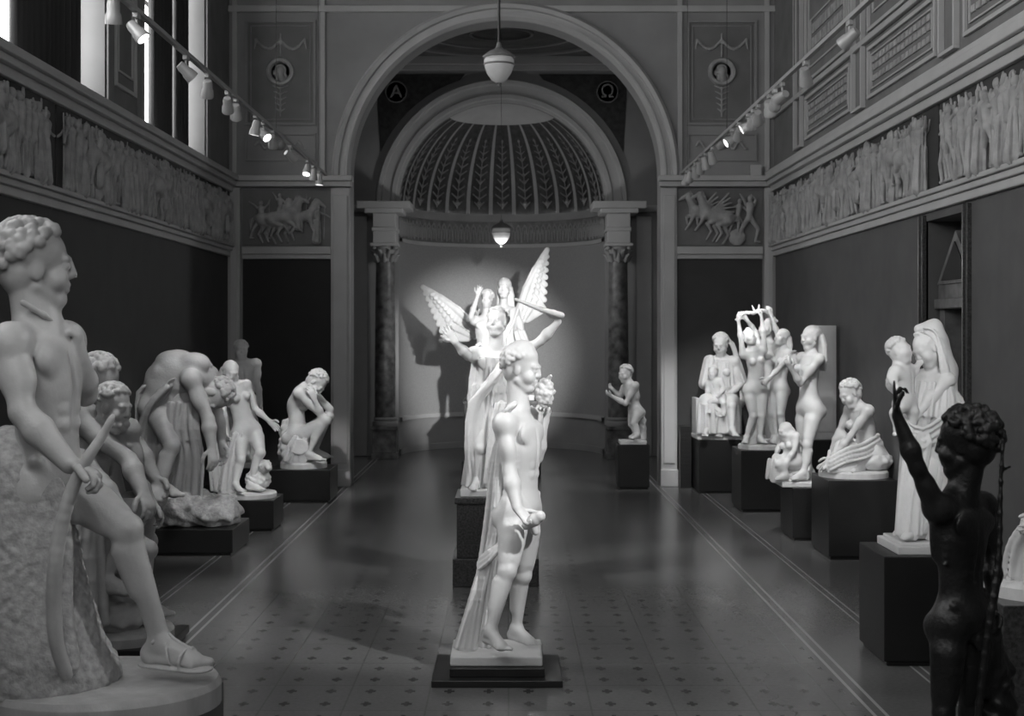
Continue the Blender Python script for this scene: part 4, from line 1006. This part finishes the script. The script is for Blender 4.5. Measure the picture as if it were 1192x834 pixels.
boxes('heater_cabinet',[(-.07,.07,-.08,.08,0,.8)]+[(-.062+.026*i,-.047+.026*i,-.086,-.08,.08+.055*j,.11+.055*j) for i in range(5) for j in range(13)],[M_black],.002,loc=(2.28,17.76,0),label='dark perforated metal heater cabinet beside the pier',cat='cabinet')
boxes('alarm_box',[(-.07,.07,-.03,.03,-.07,.07),(-.05,.05,-.035,-.03,-.02,.04)],M_trim,.006,loc=(3.22,YB-.1,4.12),label='small pale alarm box on the ledge',cat='alarm')
boxes('door_1',[(XR+.28,XR+.34,10.45,11.45,0,2.93),(XR+.1,XR+.28,10.48,10.6,0,2.2),(XR+.1,XR+.28,11.3,11.42,0,2.2),(XR+.06,XR+.28,10.46,11.44,2.2,2.28),(XR+.09,XR+.28,10.48,11.42,2.28,2.4),(XR+.25,XR+.28,10.65,10.88,.2,1.1),(XR+.25,XR+.28,10.97,11.2,.2,1.1),(XR+.25,XR+.28,10.65,10.88,1.2,2.1),(XR+.25,XR+.28,10.97,11.2,1.2,2.1)],M_wood,.006,kind='structure')
for s_,m_,o_ in ((1.,M_wood,.08),(.72,M_panelD,.07)):
    tn[0]+=1; h0=2.4+(.03 if s_<1 else 0); w_=.47*s_; hh=.42*s_
    raw('trim_%d'%tn[0],[(XR+o_,10.95-w_,h0),(XR+o_,10.95+w_,h0),(XR+o_,10.95,h0+hh),(XR+.28,10.95-w_,h0),(XR+.28,10.95+w_,h0),(XR+.28,10.95,h0+hh)],[(0,2,1),(3,4,5),(0,1,4,3),(1,2,5,4),(2,0,3,5)],m_,kind='structure')
trim([(XR-.035,XR+.02,10.33,10.45,0,2.98),(XR-.035,XR+.02,11.45,11.57,0,2.98),(XR-.05,XR+.02,10.38,10.41,0,2.98),(XR-.05,XR+.02,11.5,11.53,0,2.98)],M_stone,.004)
# ============================================================ LAMPS
def pendant(x,y,z,r,top,label,rr=.012):
    e=empty('pendant_lamp',(x,y,z),label=label,cat='lamp')
    pr=[(.01,-1.2),(.22,-1.16),(.5,-.98),(.8,-.55),(.97,-.05),(1,.3),(.9,.5),(.01,.5)]
    lathe('lamp_globe',[(a*r,b*r) for a,b in pr],M_glass,32,parent=e)
    lathe('lamp_cap',[(a*r,b*r) for a,b in ((.01,.48),(1.05,.48),(1.08,.56),(.98,.66),(.72,.86),(.5,.98),(.3,1.05),(.2,1.2),(.12,1.5),(.01,1.5))],M_slab,32,parent=e)
    lathe('lamp_band',[(a*r,b*r) for a,b in ((.99,-.02),(1.02,.0),(1.03,.08),(1.0,.1))],M_slab,32,parent=e)
    lathe('finial',[(a*r,b*r) for a,b in ((.01,-1.5),(.08,-1.45),(.12,-1.35),(.06,-1.27),(.2,-1.17),(.01,-1.17))],M_slab,16,parent=e)
    tube('rod',[(0,0,1.4*r),(0,0,top-z)],rr,M_metal,parent=e)
pendant(-.085,12.2,4.38,.135,8.2,'opal glass urn shaped pendant lamp on long metal rod')
pendant(-.11,20.6,3.5,.14,6.5,'small opal glass urn lamp hanging before the niche',.003)
def aim(o,d): o.rotation_euler=Vector(d).to_track_quat('-Z','Y').to_euler()
tg={'A':(0,8.1,1.3),'B':(-.1,11.15,1.6),'C':(-.25,21.5,1.75),'D':(-1.8,6,1.4),'E':(-2.45,8.7,1.1),'F':(-2.9,12.6,1.0),'G':(-2.65,14.1,1.0),'H':(-2.4,16.5,.9),'I':(1.6,17.7,1.0),'J':(2.65,17.3,1.3),'K':(2.85,15.6,1.5),'L':(2.9,13.5,1.3),'M':(3.1,12.4,1.1),'N':(2.6,8.5,1.5),'O':(1.76,5.3,1.3),'P':(2.8,7.3,1.1),'W':(-.1,19.6,2.4)}
housing=None
def spot(x,y,z,t,E,size=28,soft=.045):
    global housing
    e=empty('track_spotlight',(x,y,z),label='small pale metal track spotlight with glowing lens',cat='spotlight',group='ceiling track spotlights')
    d=Vector(tg[t])-Vector((x,y,z-.11))
    if housing is None:
        a=boxes('bracket',[(-.016,.016,-.04,.04,-.033,0),(-.007,.007,-.007,.007,-.085,-.033)],M_wmetal,.003)
        g=.82
        b=lathe('lamp_head',[(q*g,w*g) for q,w in [(.01,.08),(.035,.08),(.045,.05),(.045,.0),(.055,-.02),(.06,-.07),(.06,-.085),(.052,-.085),(.05,-.03),(.01,-.03)]],M_wmetal,20)
        c=lathe('lens',[(q*g,w*g) for q,w in [(.005,-.06),(.048,-.06),(.048,-.055),(.005,-.055)]],M_lens,20)
        housing=(a,b,c); parts=housing
    else:
        parts=[]
        for q in housing: w=q.copy(); COL.objects.link(w); parts.append(w)
    for p in parts: p.parent=e
    for p in parts[1:]: p.location=(0,0,-.11); aim(p,d)
    if E>0:
        l=bpy.data.lights.new('bulb','SPOT'); l.energy=E; l.spot_size=math.radians(size); l.spot_blend=.7; l.shadow_soft_size=soft
        lo=bpy.data.objects.new('bulb',l); lo.location=Vector((0,0,-.11))+d.normalized()*.1; aim(lo,d); link(lo,parent=e)
TLx,TRx,TZ=-2.3,2.16,3.98
for x,ys in ((TLx,(2.5,17.3)),(TRx,(2.5,17.2))):
    e=empty('lighting_track',(x,2.5,TZ),label='long thin suspended lighting track rail with wires',cat='lighting track')
    boxes('rail',[(-.018,.018,0,ys[1]-2.5,0,.03)],M_wmetal,.002,parent=e)
    for yy in (1.5,4.7,7.9,11.1,14.1): tube('suspension_wire',[(0,yy,.02),(0,yy,8.2-TZ)],.003,M_metal,parent=e)
for y,t,E,s in [(4.2,'D',50,30),(8.0,'E',110,34),(8.5,'A',130,24),(9.8,'B',320,24),(10.5,'F',180,30),(11.25,'G',0,22),(11.6,'G',250,26),(12.5,'F',50,24),(12.9,'B',60,24),(13.4,'H',330,24),(14.5,'I',170,20),(15.7,'G',70,30),(16.2,'H',60,30),(16.7,'H',0,40)]: spot(TLx,y,TZ,t,E,s)
for y,t,E,s in [(2.7,'C',13500,10.5),(4.0,'N',390,20),(4.6,'O',50,30),(5.5,'A',620,24),(7.2,'D',210,26),(8.7,'B',430,28),(10,'M',280,30),(10.85,'W',560,12),(11.15,'K',0,28),(11.4,'L',270,28),(11.9,'K',290,26),(12.15,'J',0,26),(12.4,'F',130,26),(12.9,'J',340,22),(13.3,'F',0,24),(14.6,'K',0,30),(15.1,'K',90,36),(15.5,'J',0,30),(15.9,'J',100,34),(16.4,'I',110,30),(16.7,'I',0,40)]: spot(TRx,y,TZ,t,E,s,.09 if E>4000 else .04)
l=bpy.data.lights.new('bulb','POINT'); l.energy=40; l.shadow_soft_size=.12
pl=[o for o in bpy.data.objects if o.name.startswith('pendant_lamp')][1]
lo=bpy.data.objects.new('bulb',l); lo.location=(0,0,-.38); link(lo,parent=pl)
for loc,dr,sx_,sy_ in [((XL-.42,(a+b)/2,5.5),(1,0,0),b-a,2.8) for a,b in wins]+[((-.1,-1.92,5.75),(0,1,0),3.8,2.3)]:  # last entry serves the added fill opening behind the camera
    l=bpy.data.lights.new('window_portal','AREA'); l.shape='RECTANGLE'; l.size=sx_; l.size_y=sy_; l.cycles.is_portal=True
    o=bpy.data.objects.new('window_portal',l); o.location=loc; aim(o,dr); link(o,kind='structure')
w=bpy.data.worlds.new('World'); bpy.context.scene.world=w; w.use_nodes=True
bg=w.node_tree.nodes['Background']; bg.inputs[0].default_value=(1,1,1,1); bg.inputs[1].default_value=7.2
# ============================================================ CAMERA
cam=bpy.data.cameras.new('camera'); cam.sensor_width=36; cam.lens=48.32; cam.shift_x=4/1192; cam.shift_y=-29/1192
cam.dof.use_dof=True; cam.dof.focus_distance=8.6; cam.dof.aperture_fstop=4.5
co=bpy.data.objects.new('camera',cam); co.location=(0,0,2); co.rotation_euler=(math.pi/2,0,0); COL.objects.link(co)
bpy.context.scene.camera=co
